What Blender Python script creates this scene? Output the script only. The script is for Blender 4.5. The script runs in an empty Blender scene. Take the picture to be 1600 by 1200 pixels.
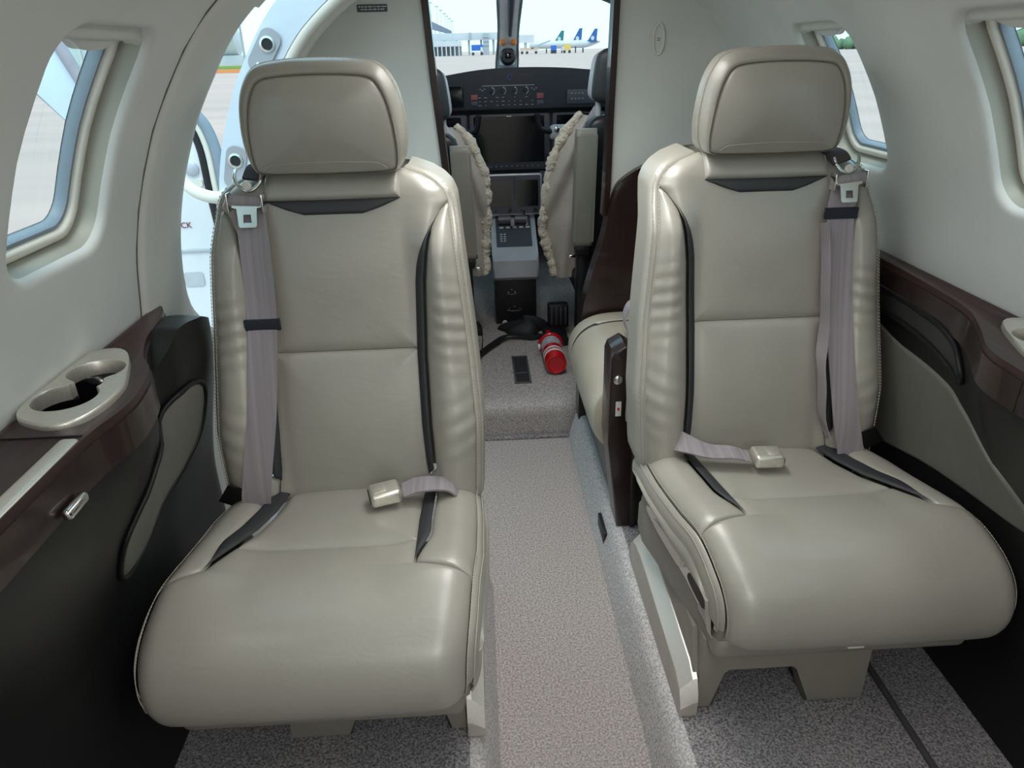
import bpy, bmesh, math, random
import numpy as np
from mathutils import Vector, Matrix

random.seed(7)
scene = bpy.context.scene
COL = scene.collection

# ------------------------------------------------------------------ camera
PITCH, YAW, ROLL = math.radians(25.17), math.radians(2.35), math.radians(1.45)
cam_d = bpy.data.cameras.new('camera')
cam_d.sensor_width = 36.0
cam_d.lens = 1111.0 / 1600.0 * 36.0
cam_d.clip_start = 0.02
cam_d.clip_end = 4000
cam = bpy.data.objects.new('camera', cam_d)
COL.objects.link(cam)
fw = Vector((math.sin(YAW) * math.cos(PITCH), math.cos(YAW) * math.cos(PITCH), -math.sin(PITCH)))
r0 = Vector((math.cos(YAW), -math.sin(YAW), 0))
u0 = r0.cross(fw)
rr = r0 * math.cos(ROLL) - u0 * math.sin(ROLL)
uu = rr.cross(fw)
cam.matrix_world = Matrix(((rr.x, uu.x, -fw.x, -0.146), (rr.y, uu.y, -fw.y, 0.0), (rr.z, uu.z, -fw.z, 1.28), (0, 0, 0, 1)))
scene.camera = cam

# ------------------------------------------------------------------ sky, sun, exposure
world = bpy.data.worlds.new('hazy_sky')
scene.world = world
world.use_nodes = True
nt = world.node_tree
nt.nodes.clear()
wo = nt.nodes.new('ShaderNodeOutputWorld')
bg = nt.nodes.new('ShaderNodeBackground')
tcw = nt.nodes.new('ShaderNodeTexCoord')
sep = nt.nodes.new('ShaderNodeSeparateXYZ')
rmp = nt.nodes.new('ShaderNodeValToRGB')
nt.links.new(tcw.outputs['Generated'], sep.inputs[0])
nt.links.new(sep.outputs['Z'], rmp.inputs[0])
rmp.color_ramp.elements[0].position = 0.0
rmp.color_ramp.elements[0].color = (0.50, 0.80, 0.90, 1)
rmp.color_ramp.elements[1].position = 0.6
rmp.color_ramp.elements[1].color = (0.50, 0.78, 0.92, 1)
nt.links.new(rmp.outputs[0], bg.inputs[0])
bg.inputs[1].default_value = 1.95
nt.links.new(bg.outputs[0], wo.inputs[0])

sun_d = bpy.data.lights.new('sun', 'SUN')
sun_d.energy = 1.6
sun_d.angle = math.radians(25)
sun_d.color = (1, 0.96, 0.9)
sun = bpy.data.objects.new('sun', sun_d)
sun.rotation_euler = (math.radians(28), 0, 0)
COL.objects.link(sun)

vs = scene.view_settings
vs.view_transform = 'Standard'
vs.look = 'None'
vs.gamma = 1.0
vs.exposure = 0.0
vs.use_curve_mapping = False
CABIN_LIGHT = 2.6       # glow of the added ceiling strip diffusers
STRIP_POWER = (11.0, 0.4, 0.9, 3.2)   # watts of each added strip from aft to forward, beamed down
STRIP_SPREAD = (170, 115, 115, 115)

# ------------------------------------------------------------------ helpers
ORG = {}


def tag(o, label=None, cat=None, group=None, kind=None):
    if label:
        o['label'] = label
    if cat:
        o['category'] = cat
    if group:
        o['group'] = group
    if kind:
        o['kind'] = kind
    return o


def empty(name, loc, label=None, cat=None, group=None, kind=None):
    o = bpy.data.objects.new(name, None)
    o.empty_display_size = 0.05
    o.location = loc
    COL.objects.link(o)
    ORG[o.name] = Vector(loc)
    return tag(o, label, cat, group, kind)


def mesh(name, verts, faces, mat, parent=None, sharp=38, smooth=True, fix=True):
    me = bpy.data.meshes.new(name)
    V = np.array(verts, float)
    if parent is None:
        lo, hi = V.min(0), V.max(0)
        org = Vector(((lo[0] + hi[0]) / 2, (lo[1] + hi[1]) / 2, lo[2]))
    else:
        org = ORG[parent.name]
    V = V - np.array(org)
    me.from_pydata(V.tolist(), [], faces)
    if fix:
        bm = bmesh.new()
        bm.from_mesh(me)
        bmesh.ops.remove_doubles(bm, verts=bm.verts, dist=1e-5)
        bmesh.ops.recalc_face_normals(bm, faces=bm.faces)
        bm.to_mesh(me)
        bm.free()
    if smooth:
        me.polygons.foreach_set('use_smooth', [True] * len(me.polygons))
        me.set_sharp_from_angle(angle=math.radians(sharp))
    me.materials.append(mat)
    o = bpy.data.objects.new(name, me)
    COL.objects.link(o)
    ORG[o.name] = org
    if parent is None:
        o.location = org
    else:
        o.parent = parent
    return o


def grid_vf(fn, nu, nv, u0=0.0, u1=1.0, v0=0.0, v1=1.0, cu=False, cv=False):
    vs_, fs = [], []
    mu = nu if cu else nu + 1
    mv = nv if cv else nv + 1
    for j in range(mv):
        v = v0 + (v1 - v0) * j / nv
        for i in range(mu):
            u = u0 + (u1 - u0) * i / nu
            vs_.append(tuple(fn(u, v)))
    for j in range(nv):
        for i in range(nu):
            a = j * mu + i
            b = j * mu + (i + 1) % mu
            c = ((j + 1) % mv) * mu + (i + 1) % mu
            d = ((j + 1) % mv) * mu + i
            fs.append((a, b, c, d))
    return vs_, fs


def join_vf(*parts):
    V, Fc = [], []
    for v, f in parts:
        k = len(V)
        V += list(v)
        Fc += [tuple(i + k for i in q) for q in f]
    return V, Fc


def box_vf(c, s, bevel=0.0, seg=2, R=None):
    bm = bmesh.new()
    bmesh.ops.create_cube(bm, size=1.0)
    for v in bm.verts:
        v.co = Vector((v.co.x * s[0], v.co.y * s[1], v.co.z * s[2]))
    if bevel > 0:
        bmesh.ops.bevel(bm, geom=list(bm.edges), offset=min(bevel, 0.49 * min(s)), segments=seg, profile=0.5, affect='EDGES')
    M = R if R is not None else Matrix.Identity(3)
    bm.verts.ensure_lookup_table()
    V = [tuple(M @ v.co + Vector(c)) for v in bm.verts]
    bm.verts.index_update()
    Fc = [tuple(v.index for v in f.verts) for f in bm.faces]
    bm.free()
    return V, Fc


def box(name, c, s, mat, parent=None, bevel=0.003, seg=2, R=None):
    v, f = box_vf(c, s, bevel, seg, R)
    return mesh(name, v, f, mat, parent)


def prism_vf(outline, fr, t, bevel=0.0, seg=2):
    """outline: 2D points; fr(u,v,w) -> 3D, extruded w from 0 to t"""
    bm = bmesh.new()
    n = len(outline)
    A = [bm.verts.new((p[0], p[1], 0)) for p in outline]
    Bv = [bm.verts.new((p[0], p[1], t)) for p in outline]
    fa = bm.faces.new(A[::-1])
    fb = bm.faces.new(Bv)
    for i in range(n):
        bm.faces.new((A[i], A[(i + 1) % n], Bv[(i + 1) % n], Bv[i]))
    if bevel > 0:
        ed = list(set(list(fa.edges) + list(fb.edges)))
        bmesh.ops.bevel(bm, geom=ed, offset=bevel, segments=seg, profile=0.5, affect='EDGES', clamp_overlap=True)
    big = [f for f in bm.faces if len(f.verts) > 4]
    bmesh.ops.triangulate(bm, faces=big)
    bm.verts.index_update()
    V = [tuple(fr(*v.co)) for v in bm.verts]
    Fc = [tuple(v.index for v in f.verts) for f in bm.faces]
    bm.free()
    return V, Fc


def prism(name, outline, fr, t, mat, parent=None, bevel=0.0, seg=2):
    v, f = prism_vf(outline, fr, t, bevel, seg)
    return mesh(name, v, f, mat, parent)


def catmull(pts, n, closed=False):
    P = [np.array(p, float) for p in pts]
    m = len(P)
    out = []
    segs = m if closed else m - 1
    for i in range(segs):
        if closed:
            a, b, c, d = P[(i - 1) % m], P[i], P[(i + 1) % m], P[(i + 2) % m]
        else:
            b, c = P[i], P[i + 1]
            a = P[i - 1] if i > 0 else 2 * b - c
            d = P[i + 2] if i + 2 < m else 2 * c - b
        for k in range(n):
            t = k / n
            out.append(0.5 * ((2 * b) + (c - a) * t + (2 * a - 5 * b + 4 * c - d) * t * t + (3 * b - a - 3 * c + d) * t ** 3))
    if not closed:
        out.append(P[-1])
    return out


def frames(P, closed=False, up=(0, 0, 1)):
    P = [Vector(p) for p in P]
    n = len(P)
    T = []
    for i in range(n):
        a = P[(i - 1) % n] if (closed or i > 0) else P[i]
        b = P[(i + 1) % n] if (closed or i < n - 1) else P[i]
        d = b - a
        T.append(d.normalized() if d.length > 1e-9 else Vector((1, 0, 0)))
    N = []
    ref = Vector(up)
    if abs(T[0].dot(ref)) > 0.95:
        ref = Vector((1, 0, 0))
    prev = (ref - T[0] * ref.dot(T[0])).normalized()
    for i in range(n):
        v = prev - T[i] * prev.dot(T[i])
        prev = v.normalized() if v.length > 1e-6 else prev
        N.append(prev)
    return P, T, N


def tube_vf(pts, r, n=8, closed=False, rfun=None, cap=True):
    P, T, N = frames(pts, closed)
    m = len(P)
    V, Fc = [], []
    for i in range(m):
        B = T[i].cross(N[i])
        rad = rfun(i / max(1, m - 1)) if rfun else r
        for k in range(n):
            a = 2 * math.pi * k / n
            V.append(tuple(P[i] + (N[i] * math.cos(a) + B * math.sin(a)) * rad))
    for i in range(m if closed else m - 1):
        for k in range(n):
            j = (i + 1) % m
            Fc.append((i * n + k, i * n + (k + 1) % n, j * n + (k + 1) % n, j * n + k))
    if cap and not closed:
        Fc.append(tuple(range(n))[::-1])
        Fc.append(tuple((m - 1) * n + k for k in range(n)))
    return V, Fc


def tube(name, pts, r, mat, parent=None, n=8, closed=False, smooth_n=0, rfun=None):
    if smooth_n:
        pts = catmull(pts, smooth_n, closed)
    v, f = tube_vf(pts, r, n, closed, rfun)
    return mesh(name, v, f, mat, parent, sharp=50)


def ribbon_vf(pts, wdirs, w, t):
    """flat strap: centre points, width direction per point (or one), width, thickness"""
    P, T, _ = frames(pts)
    V, Fc = [], []
    m = len(P)
    for i in range(m):
        wd = Vector(wdirs[i] if isinstance(wdirs[0], (tuple, list, Vector, np.ndarray)) else wdirs)
        wd = (wd - T[i] * wd.dot(T[i])).normalized()
        nn = T[i].cross(wd).normalized()
        ww = w[i] if isinstance(w, (list, tuple)) else w
        for (a, b) in ((-.5, -.5), (-.5, .5), (-.25, .62), (0, .66), (.25, .62), (.5, .5), (.5, -.5), (0, -.5)):
            V.append(tuple(P[i] + wd * (a * ww) + nn * (b * t)))
    k = 8
    for i in range(m - 1):
        for j in range(k):
            Fc.append((i * k + j, i * k + (j + 1) % k, (i + 1) * k + (j + 1) % k, (i + 1) * k + j))
    Fc.append(tuple(range(k))[::-1])
    Fc.append(tuple((m - 1) * k + j for j in range(k)))
    return V, Fc


def ribbon(name, pts, wdirs, w, t, mat, parent=None, smooth_n=0):
    if smooth_n:
        pts = [tuple(p) for p in catmull(pts, smooth_n)]
        if isinstance(wdirs[0], (tuple, list, Vector, np.ndarray)):
            wdirs = [tuple(p) for p in catmull(wdirs, smooth_n)]
        if isinstance(w, (list, tuple)):
            w = [float(q[0]) for q in catmull([(x,) for x in w], smooth_n)]
    v, f = ribbon_vf(pts, wdirs, w, t)
    return mesh(name, v, f, mat, parent)


def lathe_vf(prof, n, fr):
    """prof: (r,h) list; fr(x,y,h)"""
    V, Fc = [], []
    for (r, h) in prof:
        for k in range(n):
            a = 2 * math.pi * k / n
            V.append(tuple(fr(r * math.cos(a), r * math.sin(a), h)))
    m = len(prof)
    for i in range(m - 1):
        for k in range(n):
            Fc.append((i * n + k, i * n + (k + 1) % n, (i + 1) * n + (k + 1) % n, (i + 1) * n + k))
    Fc.append(tuple(range(n))[::-1])
    Fc.append(tuple((m - 1) * n + k for k in range(n)))
    return V, Fc


def lathe(name, prof, n, fr, mat, parent=None):
    v, f = lathe_vf(prof, n, fr)
    return mesh(name, v, f, mat, parent)


def interp(x, tab):
    if x <= tab[0][0]:
        return tab[0][1]
    for (a, b), (c, d) in zip(tab, tab[1:]):
        if x <= c:
            return b + (d - b) * (x - a) / (c - a)
    return tab[-1][1]


def sstep(x):
    x = min(1.0, max(0.0, x))
    return x * x * (3 - 2 * x)


def rrect(cx, cy, hw, hh, r, n=8):
    out = []
    for (sx, sy, a0) in ((1, 1, 0), (-1, 1, 90), (-1, -1, 180), (1, -1, 270)):
        for k in range(n + 1):
            a = math.radians(a0 + 90 * k / n)
            out.append((cx + sx * (hw - r) + r * math.cos(a), cy + sy * (hh - r) + r * math.sin(a)))
    return out


def axes(o, U, V, W):
    o, U, V, W = Vector(o), Vector(U), Vector(V), Vector(W)
    return lambda u, v, w: o + U * u + V * v + W * w


# ------------------------------------------------------------------ materials
MATS = {}


def nmat(name, col, rough=0.5, metal=0.0, spec=0.5, col2=None, nscale=30.0, stretch=(1, 1, 1), bump=0.0, bscale=None, bdist=0.001,
         coat=0.0, coat_r=0.05, sheen=0.0, emit=None, estr=0.0, lo=0.35, hi=0.65, detail=3.0, distort=0.0):
    if name in MATS:
        return MATS[name]
    m = bpy.data.materials.new(name)
    m.use_nodes = True
    t = m.node_tree
    p = t.nodes['Principled BSDF']
    p.inputs['Roughness'].default_value = rough
    p.inputs['Metallic'].default_value = metal
    p.inputs['Specular IOR Level'].default_value = spec
    p.inputs['Coat Weight'].default_value = coat
    p.inputs['Coat Roughness'].default_value = coat_r
    p.inputs['Sheen Weight'].default_value = sheen
    tc = t.nodes.new('ShaderNodeTexCoord')
    mp = t.nodes.new('ShaderNodeMapping')
    mp.inputs['Scale'].default_value = stretch
    t.links.new(tc.outputs['Object'], mp.inputs[0])
    if col2 is None:
        col2 = tuple(min(1, c * 0.93) for c in col)
    nz = t.nodes.new('ShaderNodeTexNoise')
    nz.inputs['Scale'].default_value = nscale
    nz.inputs['Detail'].default_value = detail
    nz.inputs['Distortion'].default_value = distort
    t.links.new(mp.outputs[0], nz.inputs['Vector'])
    cr = t.nodes.new('ShaderNodeValToRGB')
    cr.color_ramp.elements[0].position = lo
    cr.color_ramp.elements[1].position = hi
    cr.color_ramp.elements[0].color = (*col2, 1)
    cr.color_ramp.elements[1].color = (*col, 1)
    t.links.new(nz.outputs['Fac'], cr.inputs[0])
    t.links.new(cr.outputs[0], p.inputs['Base Color'])
    if bump > 0:
        nb = t.nodes.new('ShaderNodeTexNoise')
        nb.inputs['Scale'].default_value = bscale or nscale
        nb.inputs['Detail'].default_value = 4
        t.links.new(mp.outputs[0], nb.inputs['Vector'])
        bp = t.nodes.new('ShaderNodeBump')
        bp.inputs['Strength'].default_value = bump
        bp.inputs['Distance'].default_value = bdist
        t.links.new(nb.outputs['Fac'], bp.inputs['Height'])
        t.links.new(bp.outputs[0], p.inputs['Normal'])
    if emit:
        p.inputs['Emission Color'].default_value = (*emit, 1)
        p.inputs['Emission Strength'].default_value = estr
    MATS[name] = m
    return m


def leather(name, col, rough=0.42, wrinkle=0.16, coat=0.42):
    m = bpy.data.materials.new(name)
    m.use_nodes = True
    t = m.node_tree
    p = t.nodes['Principled BSDF']
    p.inputs['Roughness'].default_value = rough
    p.inputs['Specular IOR Level'].default_value = 0.8
    p.inputs['Coat IOR'].default_value = 1.65
    p.inputs['Coat Weight'].default_value = coat
    p.inputs['Coat Roughness'].default_value = 0.27
    tc = t.nodes.new('ShaderNodeTexCoord')
    big = t.nodes.new('ShaderNodeTexNoise')
    big.inputs['Scale'].default_value = 7
    big.inputs['Detail'].default_value = 3
    t.links.new(tc.outputs['Object'], big.inputs['Vector'])
    cr = t.nodes.new('ShaderNodeValToRGB')
    cr.color_ramp.elements[0].position = 0.3
    cr.color_ramp.elements[1].position = 0.7
    cr.color_ramp.elements[0].color = (*[c * 0.9 for c in col], 1)
    cr.color_ramp.elements[1].color = (*col, 1)
    t.links.new(big.outputs['Fac'], cr.inputs[0])
    t.links.new(cr.outputs[0], p.inputs['Base Color'])
    # pores
    vo = t.nodes.new('ShaderNodeTexVoronoi')
    vo.inputs['Scale'].default_value = 650
    t.links.new(tc.outputs['Object'], vo.inputs['Vector'])
    # creases
    mp = t.nodes.new('ShaderNodeMapping')
    mp.inputs['Scale'].default_value = (1.0, 1.0, 2.4)
    mp.inputs['Rotation'].default_value = (0.35, 0.5, 0.2)
    t.links.new(tc.outputs['Object'], mp.inputs[0])
    wr = t.nodes.new('ShaderNodeTexNoise')
    wr.inputs['Scale'].default_value = 16
    wr.inputs['Detail'].default_value = 2.5
    wr.inputs['Distortion'].default_value = 1.2
    t.links.new(mp.outputs[0], wr.inputs['Vector'])
    b1 = t.nodes.new('ShaderNodeBump')
    b1.inputs['Strength'].default_value = wrinkle
    b1.inputs['Distance'].default_value = 0.004
    t.links.new(wr.outputs['Fac'], b1.inputs['Height'])
    b2 = t.nodes.new('ShaderNodeBump')
    b2.inputs['Strength'].default_value = 0.12
    b2.inputs['Distance'].default_value = 0.0006
    t.links.new(vo.outputs['Distance'], b2.inputs['Height'])
    t.links.new(b1.outputs[0], b2.inputs['Normal'])
    t.links.new(b2.outputs[0], p.inputs['Normal'])
    MATS[name] = m
    return m


def glass_mat(name, tint=(0.95, 0.98, 0.98), refl=0.06):
    m = bpy.data.materials.new(name)
    m.use_nodes = True
    t = m.node_tree
    t.nodes.clear()
    out = t.nodes.new('ShaderNodeOutputMaterial')
    tr = t.nodes.new('ShaderNodeBsdfTransparent')
    tr.inputs[0].default_value = (*tint, 1)
    gl = t.nodes.new('ShaderNodeBsdfGlossy')
    gl.inputs['Roughness'].default_value = 0.02
    mx = t.nodes.new('ShaderNodeMixShader')
    mx.inputs[0].default_value = refl
    t.links.new(tr.outputs[0], mx.inputs[1])
    t.links.new(gl.outputs[0], mx.inputs[2])
    t.links.new(mx.outputs[0], out.inputs[0])
    MATS[name] = m
    return m


LEA = leather('leather_taupe', (0.385, 0.368, 0.315))
LEA_SIDE = leather('leather_beige', (0.44, 0.405, 0.32), wrinkle=0.12)
LEA_DARK = leather('leather_charcoal', (0.018, 0.020, 0.024), rough=0.6, wrinkle=0.1, coat=0.0)
LINER = nmat('liner_fabric', (0.74, 0.76, 0.735), 0.62, nscale=4, bump=0.1, bscale=420, bdist=0.0006, spec=0.3)
LINER2 = nmat('liner_plastic', (0.74, 0.75, 0.71), 0.5, nscale=5, spec=0.35)
CREAM = nmat('cream_trim', (0.78, 0.76, 0.68), 0.45, nscale=8)
WHITE = nmat('white_paint', (0.80, 0.83, 0.86), 0.35, nscale=6)
BLUEWHITE = nmat('pale_blue_paint', (0.66, 0.76, 0.86), 0.4, nscale=6)
OLIVE = nmat('reveal_grey', (0.40, 0.40, 0.34), 0.5, nscale=6)
GASKET = nmat('gasket_bluegrey', (0.24, 0.30, 0.36), 0.5, nscale=25)
CHAR = nmat('charcoal_panel', (0.007, 0.007, 0.0075), 0.42, spec=0.3, nscale=60, bump=0.06, bscale=500, bdist=0.0005)
INSERT = nmat('grey_insert', (0.17, 0.165, 0.148), 0.5, nscale=40, bump=0.1, bscale=600, bdist=0.0006)
PLASTIC = nmat('taupe_plastic', (0.26, 0.245, 0.205), 0.42, nscale=20)
WOOD = nmat('dark_wood', (0.050, 0.020, 0.018), 0.45, col2=(0.020, 0.009, 0.009), nscale=26, stretch=(5.0, 0.35, 5.0), coat=0.2, coat_r=0.1, lo=0.3, hi=0.7, detail=5)
WOODV = nmat('dark_wood_upright', (0.026, 0.010, 0.009), 0.35, col2=(0.011, 0.005, 0.005), nscale=26, stretch=(5.0, 5.0, 0.3), coat=0.4, coat_r=0.05, lo=0.3, hi=0.7, detail=5)
NICKEL = nmat('brushed_nickel', (0.82, 0.79, 0.71), 0.36, metal=0.75, nscale=120, stretch=(1, 8, 1), col2=(0.72, 0.69, 0.61), bump=0.04, bscale=200)
NICKEL_B = nmat('satin_nickel', (0.88, 0.86, 0.80), 0.45, metal=0.6, nscale=120, stretch=(1, 8, 1))
CHROME = nmat('bright_metal', (0.75, 0.75, 0.72), 0.16, metal=1.0)
CARPET = nmat('grey_carpet', (0.52, 0.475, 0.455), 0.95, col2=(0.235, 0.215, 0.205), nscale=220, bump=0.9, bscale=420, bdist=0.002, spec=0.15, lo=0.34, hi=0.66, detail=3)
CARPET2 = nmat('light_grey_carpet', (0.38, 0.365, 0.37), 0.95, col2=(0.10, 0.097, 0.103), nscale=220, bump=0.9, bscale=420, bdist=0.002, spec=0.15, lo=0.34, hi=0.66, detail=3)
CARPET_LIT = nmat('lit_step_carpet', (0.66, 0.64, 0.63), 0.95, col2=(0.33, 0.32, 0.32), nscale=220, bump=0.9, bscale=420, bdist=0.002, spec=0.15, lo=0.34, hi=0.66, detail=3)  # step face carpet: the light falling on it is put into the colour
WEB = nmat('belt_webbing', (0.36, 0.325, 0.345), 0.75, col2=(0.27, 0.245, 0.26), nscale=3, stretch=(34, 1, .3), bump=0.25, bscale=700, bdist=0.0006, spec=0.3)
ELASTIC = nmat('navy_elastic', (0.018, 0.022, 0.034), 0.8, nscale=120, bump=0.2, bscale=500)
BLACK = nmat('black_plastic', (0.010, 0.010, 0.012), 0.45, nscale=40)
PANEL = nmat('instrument_panel_grey', (0.030, 0.033, 0.045), 0.55, nscale=30)
PANEL2 = nmat('bezel_grey', (0.075, 0.08, 0.10), 0.5, nscale=30)
SCREEN = nmat('dark_screen', (0.004, 0.004, 0.006), 0.12, nscale=10)
SILVER = nmat('silver_paint', (0.52, 0.55, 0.60), 0.35, metal=0.2, nscale=12)
FLEECE = nmat('sheepskin', (0.92, 0.87, 0.74), 0.95, col2=(0.70, 0.62, 0.48), nscale=90, bump=1.0, bscale=110, bdist=0.012, sheen=0.4)
FLEECE_BACK = nmat('sheepskin_hide', (0.50, 0.46, 0.42), 0.8, nscale=14, bump=0.5, bscale=14, bdist=0.02)
RED = nmat('red_enamel', (0.55, 0.006, 0.012), 0.25, nscale=15, coat=0.5)
STITCH = nmat('stitch_thread', (0.52, 0.49, 0.42), 0.8, nscale=50)
ORANGE = nmat('orange_lens', (0.85, 0.22, 0.03), 0.3)
LWHITE = nmat('white_print', (0.7, 0.7, 0.7), 0.6)
GREENP = nmat('green_print', (0.02, 0.35, 0.2), 0.6)
PINKP = nmat('red_caption', (0.32, 0.09, 0.10), 0.5)
GLASS = glass_mat('window_glass', refl=0.035)
GLASSW = glass_mat('windshield_glass', (0.97, 0.99, 0.99), 0.03)

# ------------------------------------------------------------------ cabin shell
_prof = catmull([(.792, .04), (.792, .28), (.794, .45), (.798, .60), (.788, .75), (.765, .85), (.747, .96), (.722, 1.05), (.690, 1.13), (.655, 1.20),
                 (.588, 1.30), (.53, 1.36), (.45, 1.42), (.35, 1.465), (.2, 1.495), (0, 1.505)], 10)
_prof = np.array(_prof)
_ds = np.r_[0, np.cumsum(np.hypot(*(np.diff(_prof, axis=0).T)))]
S_END = float(_ds[-1])


def prof(s):
    x = float(np.interp(s, _ds, _prof[:, 0]))
    z = float(np.interp(s, _ds, _prof[:, 1]))
    return x, z


def prof_n(s):
    e = 0.012
    a, b = prof(max(0, s - e)), prof(min(S_END, s + e))
    tx, tz = b[0] - a[0], b[1] - a[1]
    L = math.hypot(tx, tz)
    return tz / L, -tx / L


def s_of_z(z):
    return float(np.interp(z, _prof[:, 1], _ds))


def surf(side, Y, s, d=0.0):
    x, z = prof(s)
    nx, nz = prof_n(s)
    return (side * (x + nx * d), Y, z + nz * d)


def wall_x(z):
    return prof(s_of_z(z))[0]


S_TOP = s_of_z(1.36)
W_LO, W_HI = s_of_z(1.022), s_of_z(1.312)
WSC, WHH, WHW, WR = (W_LO + W_HI) / 2, (W_HI - W_LO) / 2, 0.125, 0.052


def hole(Yc, e, n=8, sub=6):
    pts = rrect(Yc, WSC, WHW + e, WHH + e, max(.0015, min(WR + e * 0.6, WHW + e - .0005)), n)
    out = []
    m = len(pts)
    for i in range(m):
        a, b = pts[i], pts[(i + 1) % m]
        k = sub if i % (n + 1) == n else 1
        for j in range(k):
            out.append((a[0] + (b[0] - a[0]) * j / k, a[1] + (b[1] - a[1]) * j / k))
    return out


def loft(loops, side, closed=True, cap=False):
    V, Fc = [], []
    n = len(loops[0][0])
    for pts, d in loops:
        V += [surf(side, p[0], p[1], d if not isinstance(d, (list,)) else d[i]) for i, p in enumerate(pts)]
    for k in range(len(loops) - 1):
        for i in range(n):
            j = (i + 1) % n
            Fc.append((k * n + i, k * n + j, (k + 1) * n + j, (k + 1) * n + i))
    if cap:
        k = len(loops) - 1
        Fc.append(tuple(k * n + i for i in range(n)))
    return V, Fc


def window_tile(side, Yc, Y0, Y1, s0, s1, d=0.0, skin=False):
    e0 = 0.014 if not skin else -0.030
    H = hole(Yc, e0)
    O = []
    for (y, s) in H:
        dy, dz = y - Yc, s - WSC
        t = []
        if dy > 1e-9: t.append((Y1 - Yc) / dy)
        if dy < -1e-9: t.append((Y0 - Yc) / dy)
        if dz > 1e-9: t.append((s1 - WSC) / dz)
        if dz < -1e-9: t.append((s0 - WSC) / dz)
        k = min(t)
        O.append([Yc + dy * k, WSC + dz * k])
    for c in ((Y0, s0), (Y0, s1), (Y1, s0), (Y1, s1)):
        i = min(range(len(O)), key=lambda q: math.dist(O[q], c))
        O[i] = list(c)
    loops = []
    for q in range(15):
        f = (q / 14) ** 1.3
        loops.append(([(h[0] + (o[0] - h[0]) * (1 - f), h[1] + (o[1] - h[1]) * (1 - f)) for h, o in zip(H, O)], d))
    if not skin:
        for e, dd in ((.010, .0006), (.006, .0025), (.0025, .006), (0.0, .013)):
            loops.append((hole(Yc, e), dd))
    return loft(loops, side)


def strip(side, Y0, Y1, s0, s1, d=0.0, ny=6, ns=40):
    return grid_vf(lambda u, v: surf(side, Y0 + (Y1 - Y0) * u, s0 + (s1 - s0) * v, d), ny, ns)


WINL = [-0.765, -0.175, 0.415, 1.005]
WINR = [-0.715, -0.125, 0.465, 1.055, 1.65]
edL = [-1.7, -0.47, 0.12, 0.71, 1.25]
edR = [-1.7, -0.42, 0.17, 0.76, 1.3525, 2.26]
partsL = [window_tile(-1, c, edL[i], edL[i + 1], 0, S_TOP) for i, c in enumerate(WINL)]
partsL.append(strip(-1, 1.98, 2.26, 0, S_TOP))
wall_left = mesh('wall_left', *join_vf(*partsL), LINER, sharp=60)
tag(wall_left, 'pale grey curved cabin sidewall with rounded window openings beside the entry door', kind='structure')
partsR = [window_tile(1, c, edR[i], edR[i + 1], 0, S_TOP) for i, c in enumerate(WINR)]
wall_right = mesh('wall_right', *join_vf(*partsR), LINER, sharp=60)
tag(wall_right, 'pale grey curved cabin sidewall with rounded windows opposite the entry door', kind='structure')

S_DOOR = s_of_z(1.455)


def ceil_fn(s0L, Y0, Y1, d=0.0):
    tot = (S_END - s0L) + (S_END - S_TOP)

    def fn(u, v):
        q = s0L + tot * v
        if q <= S_END:
            return surf(-1, Y0 + (Y1 - Y0) * u, q, d)
        return surf(1, Y0 + (Y1 - Y0) * u, 2 * S_END - q, d)
    return grid_vf(fn, 4, 60)


ceiling = mesh('ceiling', *join_vf(ceil_fn(S_TOP, -1.7, 1.49), ceil_fn(S_DOOR, 1.49, 1.98), ceil_fn(S_TOP, 1.98, 2.26)), LINER, sharp=60)
tag(ceiling, 'pale grey curved cabin headliner', kind='structure')

# outer skin of the fuselage
sk = [window_tile(-1, c, edL[i], edL[i + 1] if i < 3 else 1.50, 0, S_TOP, 0.062, True) for i, c in enumerate(WINL)]
sk += [window_tile(1, c, edR[i], edR[i + 1], 0, S_TOP, 0.062, True) for i, c in enumerate(WINR)]
sk += [strip(-1, 1.99, 2.26, 0, S_TOP, 0.062), ceil_fn(S_TOP, -1.7, 1.49, 0.062), ceil_fn(S_DOOR, 1.49, 1.99, 0.062), ceil_fn(S_TOP, 1.99, 2.26, 0.062)]
skin = mesh('fuselage_skin', *join_vf(*sk), WHITE, sharp=60)
tag(skin, 'white painted outer skin of the fuselage around the cabin', kind='structure')

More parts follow.
